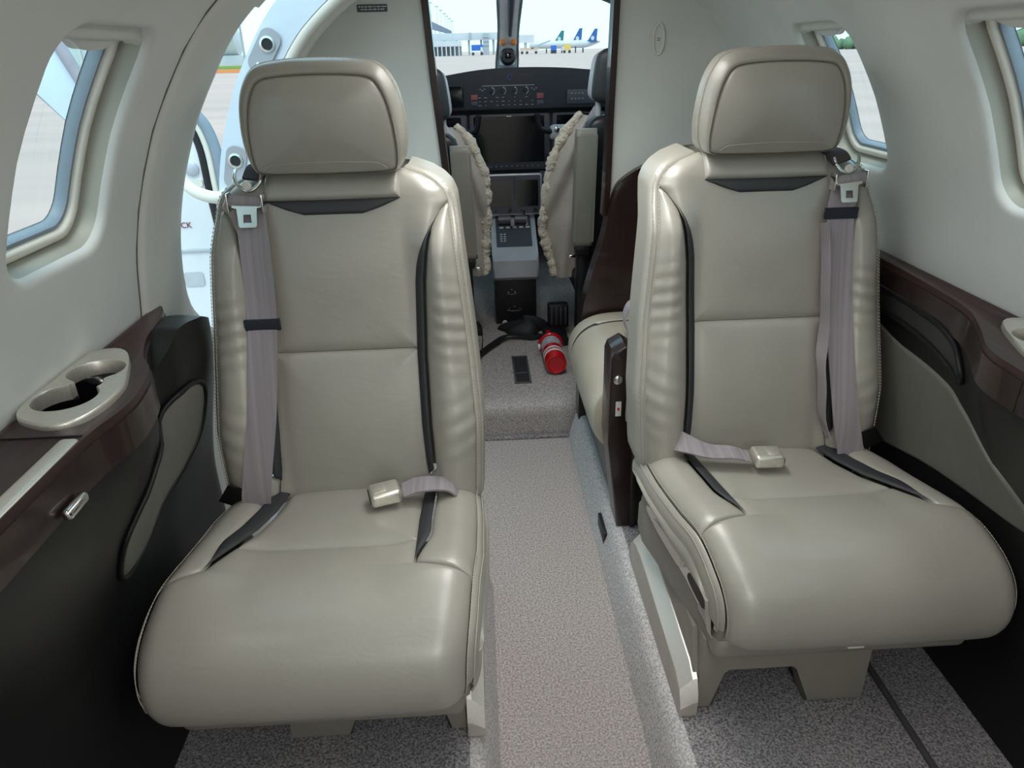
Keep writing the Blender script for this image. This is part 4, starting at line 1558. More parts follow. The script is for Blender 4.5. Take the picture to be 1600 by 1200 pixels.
# ------------------------------------------------------------------ instrument panel
ip = empty('instrument_panel', (.03, 3.45, .55), 'dark grey cockpit instrument panel with blank screens', 'instrument panel')
PX = .022
top = [tuple(p) for p in catmull([(-.66, 1.06), (-.60, 1.10), (-.45, 1.150), (-.28, 1.181), (-.12, 1.203), (.03, 1.210), (.18, 1.208), (.32, 1.199), (.48, 1.178), (.62, 1.12), (.68, 1.06)], 5)]
prism('glareshield', [(-.66, 1.035)] + top + [(.68, 1.035)], axes((0, 3.40, 0), (1, 0, 0), (0, 0, 1), (0, 1, -.03)), .46, PANEL, ip, bevel=.012, seg=3)
prism('main_panel', [(-.66, .50), (-.66, 1.03), (.68, 1.03), (.68, .50)], axes((0, 3.475, 0), (1, 0, 0), (0, 0, 1), (0, 1, 0)), .04, PANEL, ip)


def display(xc, zc, w, h, y, nm, btn=True, parent=ip):
    bz = prism(nm, rrect(xc, zc, w / 2, h / 2, .012, 4), axes((0, y, 0), (1, 0, 0), (0, 0, 1), (0, -1, 0)), .02, PANEL2, parent, bevel=.004)
    prism('screen', rrect(xc - .004, zc + .012, w / 2 - .024, h / 2 - .024, .004, 3), axes((0, y - .0205, 0), (1, 0, 0), (0, 0, 1), (0, -1, 0)), .001, SCREEN, bz)
    if btn:
        bt = [box_vf((xc - w * .38 + w * .72 * k / 11, y - .022, zc - h / 2 + .018), (.008, .004, .005), .001, 1) for k in range(12)]
        st = mesh('softkeys', *join_vf(*bt), nmat('key_grey', (.25, .26, .28), .5), bz)
        st['kind'] = 'stuff'
        box('maker_mark', (xc - .004, y - .0215, zc + h / 2 - .012), (.022, .001, .004), LWHITE, bz, bevel=0)
    return bz


display(.016, .893, .372, .25, 3.47, 'centre_display')
display(-.365, .893, .372, .25, 3.47, 'side_display')
display(.397, .893, .372, .25, 3.47, 'side_display')
# switch graphics on the glareshield face
fg = axes((0, 3.398, 0), (1, 0, 0), (0, 0, 1), (0, -1, 0))
sw = []
sw.append(box_vf(tuple(fg(.010, 1.138, .001)), (.23, .002, .003)))
for k in range(4):
    xk = -.062 + .050 * k
    for j in range(7):
        a = math.radians(20 + j * 26 - 90)
        sw.append(box_vf(tuple(fg(xk + .010 * math.cos(a), 1.117 + .013 * math.sin(a), .001)), (.004, .002, .006)))
for k in (-.104, .124):
    for j in range(3):
        sw.append(box_vf(tuple(fg(k + .010 * (j - 1), 1.125 - .006 * (j % 2), .001)), (.008, .002, .003)))
random.seed(5)
for r_ in range(3):
    for k in range(11):
        if random.random() < .75:
            sw.append(box_vf(tuple(fg(-.118 + .026 * k, 1.090 - .016 * r_, .001)), (random.choice((.006, .010, .014)), .002, .0025)))
st = mesh('switch_legends', *join_vf(*sw), nmat('legend_grey', (.42, .43, .45), .6), ip, smooth=False)
st['kind'] = 'stuff'
for k in range(4):
    lathe('rotary_knob', [(.009, 0), (.009, .008), (.007, .010)], 14, axes((-.062 + .050 * k, 3.398, 1.117), (1, 0, 0), (0, 0, 1), (0, -1, 0)), BLACK, ip)
for xk in (-.142, .151):
    box('caution_light', tuple(fg(xk, 1.092, .002)), (.030, .005, .024), PINKP, ip, bevel=.002)
    box('caution_base', tuple(fg(xk, 1.067, .002)), (.030, .005, .018), PANEL2, ip, bevel=.002)
tube('maker_emblem', [tuple(fg(.018 + .009 * math.cos(a), 1.172 + .011 * math.sin(a), .002)) for a in [2 * math.pi * k / 20 for k in range(20)]], .0018, nmat('emblem_violet', (.10, .09, .30), .4), ip, n=6, closed=True)
prism('standby_display', rrect(-.245, 1.095, .055, .043, .008, 4), fg, .006, SCREEN, ip, bevel=.002)
prism('audio_panel', rrect(.345, 1.085, .075, .030, .006, 4), fg, .006, PANEL2, ip, bevel=.002)
for k in range(8):
    box('audio_key', tuple(fg(.292 + .016 * (k % 4), 1.098 - .022 * (k // 4), .008)), (.009, .004, .006), nmat('key_grey', (.25, .26, .28), .5), ip, bevel=.001)
# small switch panel beside the touch controllers
prism('landing_gear_panel', [(.150, .62), (.150, .765), (.30, .765), (.30, .62)], axes((0, 3.43, 0), (1, 0, 0), (0, 0, 1), (0, -1, 0)), .02, PANEL2, ip, bevel=.003)
for (xk, zk, m_, r_) in ((.178, .742, LWHITE, .008), (.179, .715, SILVER, .007), (.179, .694, GREENP, .009), (.181, .676, LWHITE, .005), (.205, .742, LWHITE, .006), (.207, .694, GREENP, .009)):
    lathe('indicator', [(r_, 0), (r_, .006), (r_ * .6, .008)], 12, axes((xk, 3.41, zk), (1, 0, 0), (0, 0, 1), (0, -1, 0)), m_, ip)

# touch controllers and centre pedestal
pd = empty('centre_pedestal', (.01, 3.2, .13), 'silver and black cockpit centre pedestal with throttle levers and touch controllers', 'pedestal')
ft_ = axes((.022, 3.30, .684), (1, 0, 0), (0, .10, 1), (0, -1, .10))
prism('controller_frame', rrect(0, 0, .124, .090, .010, 4), ft_, .03, SILVER, pd, bevel=.004)
prism('controller_face', rrect(0, 0, .117, .083, .006, 4), lambda u, v, w: ft_(u, v, w + .0302), .002, PANEL2, pd)
for xk in (-.058, .058):
    sc_ = prism('touch_screen', rrect(xk, .006, .048, .057, .003, 3), lambda u, v, w: ft_(u, v, w + .0325), .002, SCREEN, pd)
    lathe('knob', [(.008, 0), (.008, .014), (.006, .016)], 14, lambda x, y, h, xk=xk: ft_(x + xk + .034, y - .066, h + .032), BLACK, sc_)
    lathe('small_knob', [(.005, 0), (.005, .008)], 12, lambda x, y, h, xk=xk: ft_(x + xk - .03, y - .068, h + .032), BLACK, sc_)
box('divider', tuple(ft_(0, 0, .033)), (.003, .004, .16), BLACK, pd, bevel=0)
# throttle quadrant: sloping silver shell
qp = [(3.30, .595), (3.18, .500), (3.10, .455), (3.075, .435), (3.070, .36), (3.085, .345), (3.30, .345)]
prism('quadrant_shell', qp, axes((-.092, 0, 0), (0, 1, 0), (0, 0, 1), (1, 0, 0)), .206, SILVER, pd, bevel=.012, seg=3)
sl = axes((.011, 3.30, .599), (1, 0, 0), (0, -.78, -.615), (0, -.615, .78))
prism('quadrant_face', rrect(0, .112, .080, .095, .012, 4), sl, .003, nmat('quadrant_dark', (.06, .07, .085), .4), pd)
for xk in (-.040, .034):
    tube('throttle_lever', [tuple(sl(xk - .027, .055, .020)), tuple(sl(xk + .027, .055, .020))], .020, nmat('lever_grey', (.10, .10, .11), .35), pd, n=16)
box('lever_gate', tuple(sl(-.004, .062, .014)), (.018, .07, .03), nmat('gate_grey', (.36, .35, .38), .5), pd, bevel=.004)
qk = []
for k in range(8):
    qk.append(box_vf(tuple(sl(-.058 + .016 * (k % 2), .125 + .013 * (k // 2), .004)), (.010, .006, .004)))
for k in range(5):
    qk.append(box_vf(tuple(sl(-.055 + .030 * k, .088, .005)), (.018, .008, .006)))
for k in range(4):
    qk.append(box_vf(tuple(sl(.062, .03 + .014 * k, .005)), (.008, .006, .006)))
st = mesh('quadrant_legends', *join_vf(*qk), LWHITE, pd, smooth=False)
st['kind'] = 'stuff'
box('trim_lever', tuple(sl(.052, .045, .022)), (.008, .02, .06), BLACK, pd, bevel=.003)
prism('lower_box', [(-.083, .13), (-.083, .350), (.103, .350), (.103, .13)], axes((0, 3.10, 0), (1, 0, 0), (0, 0, 1), (0, 1, 0)), .30, BLACK, pd, bevel=.008)
for (zc_, w_) in ((.285, .036), (.205, .06)):
    for k in (-1, 0, 1):
        lathe('chrome_stud', [(.0045, 0), (.0045, .005), (.003, .007)], 10, axes((-.010 + (.012 if w_ > .05 else 0) + w_ * .4 * k, 3.10, zc_ + (.012 if k == 0 else 0)), (1, 0, 0), (0, 0, 1), (0, -1, 0)), CHROME, pd)
    tube('pull_handle', [tuple((-.010 + (.012 if w_ > .05 else 0) + w_ * .6 * math.cos(a), 3.094, zc_ - .002 + .008 * math.sin(a))) for a in [math.pi + math.pi * k / 12 for k in range(13)]], .002, CHROME, pd, n=6)
lathe('caster', [(.012, 0), (.012, .012), (.006, .013)], 14, axes((-.045, 3.08, .145), (1, 0, 0), (0, 0, 1), (0, -1, 0)), LWHITE, pd)

# control yokes
for xk, lab in ((-.232, 'silver control yoke arm ahead of the pilot seat beside the door'), (.228, 'silver control yoke arm ahead of the pilot seat opposite the door')):
    yk = empty('control_yoke', (xk, 3.25, .90), lab, 'control yoke', 'cockpit control yokes')
    tube('column', [(xk, 3.46, .93), (xk, 3.28, .945)], .018, BLACK, yk, n=12)
    box('hub', (xk, 3.26, .95), (.10, .05, .065), SILVER, yk, bevel=.02, seg=4)
    for e in (-1, 1):
        tube('horn', [(xk + e * .04, 3.25, .955), (xk + e * .09, 3.24, .97), (xk + e * .105, 3.235, 1.03)], .013, BLACK, yk, n=10, smooth_n=4)
    lathe('badge', [(.012, 0), (.012, .004), (.009, .006)], 16, axes((xk + (.02 if xk < 0 else -.02), 3.234, .965), (1, 0, 0), (0, 0, 1), (0, -1, 0)), CHROME, yk)


# ------------------------------------------------------------------ pilot seats
def pilot_seat(cx, ai, dz, sil, label, zlo, arm):
    ps = empty('pilot_seat', (cx, 2.85, .13), label, 'seat', 'pilot seats in the cockpit')
    Yb = 2.74

    def hr_fn(u, v):
        z = 1.028 + dz + .215 * v
        w = .130 * (1 - .16 * v ** 1.6) * (1 - .10 * max(0, 1 - v * 7))
        e = min(v, 1 - v)
        k = (1 - math.exp(-e / .05))
        a = 2 * math.pi * u
        c, s_ = math.cos(a), math.sin(a)
        n_ = 3.2
        r = (abs(c) ** n_ + abs(s_) ** n_) ** (-1 / n_)
        return (cx + w * k * r * c, Yb + .075 - .02 * v + .050 * k * r * s_, z)
    mesh('headrest', *grid_vf(hr_fn, 40, 26, cu=True), LEA_DARK, ps, sharp=70)
    # pale front pad of the headrest, seen edge-on
    def hp_fn(u, v):
        z = 1.035 + dz + .20 * v
        w = .137 * (1 - .17 * v ** 1.6)
        e = min(v, 1 - v)
        k = (1 - math.exp(-e / .05))
        a = 2 * math.pi * u
        c, s_ = math.cos(a), math.sin(a)
        return (cx + w * k * math.copysign(abs(c) ** .5, c), Yb + .135 + .03 * k * s_ - .015 * v, z)
    mesh('headrest_pad', *grid_vf(hp_fn, 36, 22, cu=True), SILVER, ps, sharp=70)
    tube('headrest_post', [(cx + ai * .10, Yb + .08, 1.05 + dz), (cx + ai * .10, Yb + .08, .98 + dz)], .012, SILVER, ps, n=10)

    def bk_fn(u, v):
        z = .42 + (.60 + dz) * v
        w = .165 * (1 - .12 * v ** 3)
        a = 2 * math.pi * u
        c, s_ = math.cos(a), math.sin(a)
        n_ = 5
        r = (abs(c) ** n_ + abs(s_) ** n_) ** (-1 / n_)
        e = min(v, 1 - v)
        k = (1 - math.exp(-e / .02))
        return (cx + w * k * r * c, Yb + .085 + .06 * k * r * s_ - .04 * (v - .5), z)
    mesh('backrest', *grid_vf(bk_fn, 40, 30, cu=True), BLACK, ps, sharp=70)
    mesh('seat_pan', *box_vf((cx, 3.0, .40), (.36, .42, .10), .03, 3), BLACK, ps)
    mesh('pedestal', *box_vf((cx, 2.98, .24), (.26, .34, .22), .02, 2), BLACK, ps)
    # folded armrest
    a0, a1, z0, z1 = arm
    xm = (a0 + a1) / 2
    o_ = rrect(0, 0, (z1 - z0) / 2, .034, .022, 5)
    w_ = abs(a1 - a0)

    def arm_fr(u, v, w):
        z = (z0 + z1) / 2 + u
        lean = ai * .012 * (z1 - z) / (z1 - z0)
        return Vector((xm - w_ / 2 + w + lean, Yb - .045 + v + .05 * (z - z0), z))
    prism('armrest', o_, arm_fr, w_, PLASTIC, ps, bevel=.014, seg=3)
    lathe('armrest_hinge', [(.012, -.03), (.03, -.025), (.034, 0), (.03, .025), (.012, .03)], 18, lambda x, y, h: Vector((xm + ai * .01 + h, Yb - .03 + x, z0 - .012 + y)), BLACK, ps)
    mesh('recline_frame', *box_vf((xm + ai * .0, Yb + .02, (z0 + .14) / 2), (.05, .07, z0 - .16), .012, 2), BLACK, ps)
    box('lever', (xm + ai * .045, Yb - .01, z0 - .05), (.03, .012, .014), CHROME, ps, bevel=.004)
    # sheepskin cover on the seat front
    random.seed(int(abs(cx) * 1000))
    tab = sorted(sil)
    zs = [tab[0][0] + (tab[-1][0] - tab[0][0]) * k / 70 for k in range(71)]
    xin = cx + ai * .10

    def drape(u, v):
        z = tab[0][0] + (tab[-1][0] - tab[0][0]) * v
        xo = interp(z, tab) - ai * .008
        x = xin + (xo - xin) * u
        y = Yb + .155 + .045 * u ** 3 - .015 * math.sin(u * 9 + v * 11) * (.3 + u) + .08 * (1 - u) ** 2 * 0
        return (x, y, z)
    cov = mesh('cover', *grid_vf(drape, 18, 50), FLEECE_BACK, ps, sharp=80)
    pts = [(interp(z, tab) - ai * .010 + random.uniform(-.003, .003), Yb + .205 + random.uniform(-.004, .004), z) for z in zs]
    V, Fc = tube_vf(pts, .017, 14, rfun=lambda t: .019 + .003 * math.sin(t * 37) + .0015 * math.sin(t * 91))
    V = [(x + random.uniform(-.0025, .0025), y + random.uniform(-.0025, .0025), z + random.uniform(-.0025, .0025)) for x, y, z in V]
    mesh('fleece_edge', V, Fc, FLEECE, cov, sharp=80)
    ribbon('harness_strap', [(cx + ai * .09, Yb + .14, 1.02 + dz), (cx + ai * .13, Yb + .13, .96 + dz), (cx + ai * .155, Yb + .14, .90 + dz)], (1, .2, 0), .04, .004, nmat('harness_pale', (.55, .57, .60), .6), ps, smooth_n=4)
    return ps


pilot_seat(-.362, 1, 0.0, [(.42, -.125), (.45, -.112), (.55, -.108), (.65, -.102), (.72, -.100), (.80, -.099), (.85, -.112), (.90, -.130), (.95, -.152), (.99, -.182), (1.012, -.215)],
           'black pilot seat with sheepskin cover nearest the entry door', .42, (-.240, -.166, .555, .968))
pilot_seat(.418, -1, .048, [(.40, .165), (.45, .152), (.52, .128), (.58, .110), (.62, .107), (.66, .114), (.72, .120), (.80, .132), (.88, .150), (.94, .176), (1.0, .215), (1.045, .262)],
           'black pilot seat with sheepskin cover behind the wood partition', .40, (.222, .298, .590, 1.015))

# ------------------------------------------------------------------ fire extinguisher on the cockpit floor
fe = empty('fire_extinguisher', (.128, 2.64, .13), 'red fire extinguisher with white label bands lying on the cockpit floor', 'fire extinguisher')
A0, A1 = Vector((.130, 2.505, .176)), Vector((.128, 2.78, .178))
ax = (A1 - A0).normalized()
sx_ = ax.cross(Vector((0, 0, 1))).normalized()
fz = axes(A0, sx_, sx_.cross(ax), ax)
RE = .041
L_ = (A1 - A0).length


def band(name, h0, h1, mat, r=RE, extra=None):
    pr0 = extra or [(r, h0), (r, h1)]
    return lathe(name, pr0, 36, fz, mat, fe)


lathe('cylinder', [(.001, .006), (.030, .005), (.034, 0), (RE - .002, .001), (RE, .006), (RE, .205), (RE * .93, .222), (RE * .7, .240), (.016, .250), (.016, .262)], 36, fz, RED, fe)
lathe('label_band', [(RE + .0006, .052), (RE + .0006, .070)], 36, fz, LWHITE, fe)
lathe('label_band', [(RE + .0006, .082), (RE + .0006, .096)], 36, fz, LWHITE, fe)
lb_ = lathe('label', [(RE + .0005, .128), (RE + .0005, .198)], 36, fz, nmat('label_grey', (.55, .56, .60), .5, nscale=60, col2=(.30, .31, .36)), fe)
tube('clamp_ring', [tuple(fz((RE + .004) * math.cos(a), (RE + .004) * math.sin(a), .208)) for a in [2 * math.pi * k / 28 for k in range(28)]], .007, RED, fe, n=8, closed=True)
box('valve', tuple(fz(0, 0, .27)), (.026, .03, .03), CHROME, fe, bevel=.006)
box('handle', tuple(fz(.0, .018, .285)), (.018, .07, .010), RED, fe, bevel=.004)
lathe('gauge', [(.012, 0), (.012, .008), (.008, .010)], 14, axes(fz(-.044, -.006, .20), (0, 1, 0), (0, 0, 1), (-1, 0, 0)), CREAM, fe)
fx = empty('extinguisher_bracket', (.17, 2.85, .13), 'black metal bracket on the cockpit floor behind the fire extinguisher', 'bracket')
box('base', (.165, 2.88, .15), (.10, .16, .04), BLACK, fx, bevel=.008)
box('clamp', (.185, 2.95, .22), (.09, .05, .11), BLACK, fx, bevel=.01)
for k in range(4):
    box('rib', (.155 + .02 * k, 2.922, .225), (.006, .008, .08), PANEL2, fx, bevel=.002)

# floor vent
fv = empty('floor_vent', (.0, 2.575, .13), 'grey metal floor vent grille in the cockpit step carpet', 'vent')
VM = nmat('vent_metal', (.12, .13, .145), .45, metal=.5)
fvx = -.002
for (c, s_) in (((fvx - .028, 2.575, .133), (.008, .262, .006)), ((fvx + .028, 2.575, .133), (.008, .262, .006)), ((fvx, 2.448, .133), (.048, .008, .006)), ((fvx, 2.702, .133), (.048, .008, .006)), ((fvx, 2.535, .1335), (.048, .007, .006))):
    box('frame_bar', c, s_, VM, fv, bevel=.0015)
box('backing', (fvx, 2.575, .1305), (.05, .25, .001), BLACK, fv, bevel=0)
sl0 = None
for k in range(20):
    y = 2.459 + .0121 * k
    if abs(y - 2.535) < .008:
        continue
    if sl0 is None:
        sl0 = box('slat', (fvx, y, .1325), (.046, .0042, .003), nmat('vent_dark', (.035, .037, .042), .5), fv, bevel=0)
        y0 = y
    else:
        o = sl0.copy()
        o.location = Vector((0, y - y0, 0))
        o.parent = fv
        COL.objects.link(o)

# black harness straps on the floor
hs = empty('harness_strap', (-.1, 2.95, .13), 'black harness strap lying looped across the cockpit floor', 'strap')
ribbon('webbing', [(-.205, 2.55, .14), (-.19, 2.66, .150), (-.15, 2.76, .138), (-.10, 2.84, .142), (-.05, 2.90, .150), (.01, 2.91, .142), (.07, 2.90, .136), (.11, 2.93, .14)], [(1, -.6, .1), (1, -.7, .4), (.8, -.8, .3), (.5, -1, .2), (.3, -1, .3), (0, -1, .2), (0, -1, .1), (0, -1, .1)], .045, .004, nmat('black_webbing', (.012, .012, .014), .6), hs, smooth_n=6)
ribbon('loop', [(-.205, 2.70, .14), (-.185, 2.72, .22), (-.165, 2.74, .27), (-.150, 2.75, .22), (-.155, 2.74, .15)], (0, 1, .3), .03, .003, nmat('black_webbing', (.012, .012, .014), .6), hs, smooth_n=6)
box('adjuster', (-.165, 2.745, .235), (.03, .012, .04), BLACK, hs, bevel=.004)
bgm = empty('floor_bag', (.02, 3.02, .13), 'black fabric bag slumped on the cockpit floor before the pedestal', 'bag')


def bag_fn(u, v):
    a = 2 * math.pi * u
    ph = v * math.pi / 2
    r = 1 + .15 * math.sin(3 * a) + .08 * math.sin(5 * a + 1)
    return (.035 + .105 * r * math.cos(a) * math.cos(ph), 3.01 + .065 * r * math.sin(a) * math.cos(ph), .131 + .055 * math.sin(ph) * (1 + .3 * math.cos(a)))


mesh('fabric', *grid_vf(bag_fn, 36, 14, cu=True), nmat('black_webbing', (.012, .012, .014), .6), bgm, sharp=80)

# ------------------------------------------------------------------ open entry door outside
dr = empty('door_1', (-1.12, 2.24, .15), None, None, None, 'structure')
tag(dr, 'white open entry door with black edge seal outside the opening')
dpl = [tuple(p) for p in catmull([(-.93, .20), (-.935, .50), (-.938, .65), (-.936, .73), (-.945, .92), (-.952, 1.05), (-.985, 1.13), (-1.06, 1.17), (-1.16, 1.13), (-1.22, 1.02), (-1.24, .80), (-1.24, .50), (-1.24, .20)], 5)]
dy = axes((0, 2.20, 0), (1, 0, 0), (0, 0, 1), (0, 1, 0))
prism('slab', dpl, dy, .08, WHITE, dr, bevel=.01, seg=3)
eg = [p for p in dpl if p[0] > -1.06]
for off, rad, m_, nm in ((.004, .011, BLACK, 'inner_seal'), (.024, .010, CREAM, 'seal_bead'), (.048, .016, GASKET, 'outer_seal')):
    tube(nm, [(x + off + .02 * max(0, (z - .9)), 2.20, z) for x, z in eg], rad, m_, dr, n=8)
lathe('latch_button', [(.020, 0), (.020, .006), (.014, .010)], 20, axes((-.978, 2.20, .985), (1, 0, 0), (0, 0, 1), (0, -1, 0)), SILVER, dr)
prism('latch_guard', rrect(-.972, .945, .018, .010, .006, 3), axes((0, 2.20, 0), (1, 0, 0), (0, 0, 1), (0, -1, 0)), .006, CREAM, dr)
text('lettering', 'LOCK', .024, lambda u, v, w: Vector((-1.045 + u, 2.199 - w, .822 + v)), .001, nmat('maroon_print', (.25, .05, .06), .6), dr)
box('panel_joint', (-1.08, 2.197, .745), (.30, .006, .012), nmat('joint_grey', (.55, .58, .62), .5), dr, bevel=.003)
prism('recess_pull', rrect(-1.04, .655, .030, .022, .008, 3), axes((0, 2.199, 0), (1, 0, 0), (0, 0, 1), (0, -1, 0)), .003, nmat('joint_grey', (.55, .58, .62), .5), dr)
lathe('lower_latch', [(.018, 0), (.018, .008), (.012, .012)], 20, axes((-.955, 2.198, .620), (1, 0, 0), (0, 0, 1), (0, -1, 0)), CHROME, dr)
for dz_ in (.035, -.03):
    lathe('latch_screw', [(.009, 0), (.009, .004)], 12, axes((-.960, 2.198, .620 + dz_), (1, 0, 0), (0, 0, 1), (0, -1, 0)), nmat('brass', (.6, .45, .16), .4, metal=.6), dr)
arm_o = [(-1.20, 1.13), (-1.30, 1.34), (-1.335, 1.33), (-1.44, 1.21), (-1.38, 1.16), (-1.27, 1.07), (-1.22, 1.03)]
prism('upper_flap', [(-1.185, 1.08), (-1.285, 1.32), (-1.40, 1.30), (-1.385, 1.20), (-1.26, 1.07), (-1.215, 1.0)], axes((0, 2.23, 0), (1, 0, 0), (0, 0, 1), (0, 1, 0)), .05, BLUEWHITE, dr, bevel=.008)
tube('flap_edge', [(-1.18, 2.23, 1.08), (-1.23, 2.225, 1.20), (-1.282, 2.23, 1.325)], .018, nmat('edge_mauve', (.38, .35, .40), .5), dr, n=8)
hc = empty('door_handrail', (-.82, 2.05, .94), 'cream wrapped handrail cable across the entry door opening', 'handrail')
tube('cable', [(-1.00, 2.08, 1.02), (-.935, 2.03, .965), (-.885, 2.0, .943), (-.83, 1.98, .940), (-.775, 1.97, .965), (-.72, 1.96, 1.010), (-.69, 1.96, 1.04)], .0165, CREAM, hc, n=12, smooth_n=6)
lathe('end_fitting', [(.018, -.012), (.022, 0), (.018, .012)], 16, axes((-.70, 1.96, 1.03), (0, 1, 0), (.7, 0, -.7), (.7, 0, .7)), CHROME, hc)
sill = box('trim_6', (-.86, 1.75, .02), (.16, .55, .06), nmat('sill_metal', (.6, .62, .65), .3, metal=.7), bevel=.01)
tag(sill, 'brushed metal sill of the entry door', kind='structure')

# ------------------------------------------------------------------ apron outside
GZ = -.92
conc = nmat('apron_concrete', (.53, .385, .335), .9, col2=(.42, .31, .275), nscale=.16, stretch=(.35, 1.6, 1), lo=.3, hi=.7, detail=6)
gr = mesh('ground', [(-1500, -600, GZ), (1500, -600, GZ), (1500, 2200, GZ), (-1500, 2200, GZ)], [(0, 1, 2, 3)], conc)
tag(gr, 'pale concrete airport apron', kind='structure')
K = 400 / 350.0
bwhite = nmat('terminal_white', (.60, .61, .64), .7, nscale=.2)
bgrey = nmat('terminal_grey', (.40, .42, .46), .7, nscale=.3)
bsteel = nmat('terminal_steel', (.45, .49, .55), .6, nscale=.3)
bblue = nmat('truck_blue', (.03, .13, .48), .5)
navy = nmat('tail_navy', (.03, .11, .33), .5)
teal = nmat('tail_teal', (.03, .17, .20), .5)
tanm = nmat('tan_paint', (.62, .45, .33), .7)
yel = nmat('yellow_paint', (.72, .50, .14), .6)
tyre = nmat('tyre_rubber', (.05, .05, .06), .8)


def zz(z):
    return (z - 1.28) * K + 1.28


def bo(name, x0, x1, y, dep, z0, z1, mat, parent, sc=True):
    k = K if sc else 1
    a0, a1 = x0 * k, x1 * k
    b0_, b1 = (GZ if z0 is None else (zz(z0) if sc else z0)), (zz(z1) if sc else z1)
    return box(name, ((a0 + a1) / 2, y + dep / 2, (b0_ + b1) / 2), (a1 - a0, dep, b1 - b0_), mat, parent, bevel=0)


tm = empty('terminal_building', (-14, 405, GZ), 'long low white terminal building with open bays below the light masts', 'building')
bo('upper_storey', -24, -4.6, 400, 20, 3.2, 5.4, bwhite, tm)
bo('rear_wall', -24, -4.6, 418, 2, None, 3.2, bgrey, tm)
for k in range(9):
    bo('column', -21 + 1.9 * k, -20.5 + 1.9 * k, 400, 1, None, 3.3, bwhite, tm)
jb = empty('jet_bridge', (-4, 430, GZ), 'long white elevated walkway behind the terminal building', 'walkway')
bo('tube', -24, 14, 425, 6, 5.8, 8.9, bwhite, jb)
for k in range(6):
    bo('pier', -19 + 5.8 * k, -18 + 5.8 * k, 426, 3, None, 5.9, bgrey, jb)
bo('joint_band', -1.0, .2, 424.5, 1, 5.7, 9.0, bgrey, jb)
tw = empty('service_tower', (8, 422, GZ), 'grey stair tower standing against the elevated walkway', 'tower')
bo('shaft', 5.5, 8.3, 420, 4, None, 8.4, bgrey, tw)
for k in range(3):
    bo('landing', 5.3, 8.5, 419.6, 1, 3.4 + 1.7 * k, 3.7 + 1.7 * k, bsteel, tw)
cn = empty('canopy', (-16, 440, 8), 'dark steel roof canopy slanting above the terminal', 'canopy')
ca = [(-24, 17.0), (-9.4, 10.3), (-9.2, 8.6), (-24, 12.4)]
prism('truss', [(x * K, zz(z)) for x, z in ca], axes((0, 440, 0), (1, 0, 0), (0, 0, 1), (0, 1, 0)), 8, nmat('truss_grey', (.22, .24, .30), .7), cn)
for k in range(6):
    bo('support', -22 + 2.3 * k, -21.7 + 2.3 * k, 441, 1, None, 12.5 - .7 * k, bsteel, cn)
lm0 = [(-17, 20.5), (-14.3, 19), (-12.7, 17.5), (-11.15, 16.2), (-10.1, 15.2), (-9.05, 14.2), (-8.0, 13.2)]
for k, (x, z) in enumerate(lm0):
    lm = empty('light_mast', (x * K, 456 + 12 * k, GZ), 'tall thin apron light mast, ' + ('first', 'second', 'third', 'fourth', 'fifth', 'sixth', 'seventh')[k] + ' tallest in the receding row above the canopy', 'light mast', 'apron light masts')
    q = (456 + 12 * k) / 400.0
    zt = (z - 1.28) * K * q + 1.28
    xm = x * K * q
    tube('pole', [(xm, 456 + 12 * k, GZ), (xm, 456 + 12 * k, zt)], .14, bsteel, lm, n=6)
    box('lamp_head', (xm, 456 + 12 * k, zt), (2.0, .6, .45), nmat('lamp_grey', (.3, .32, .34), .6), lm, bevel=0)
bt = empty('blue_truck', (2.9, 395, GZ), 'blue box truck parked on the apron before the terminal', 'truck')
bo('cargo_box', -.05, 5.1, 393, 3, 1.2, 3.6, bblue, bt)
bo('cab', 3.9, 5.0, 392.6, 3, .9, 2.6, bwhite, bt)
for xk in (.6, 4.4):
    lathe('wheel', [(.75, 0), (.75, .6), (.4, .62)], 14, axes((xk * K, 393, GZ + .75), (1, 0, 0), (0, 0, 1), (0, -1, 0)), tyre, bt)


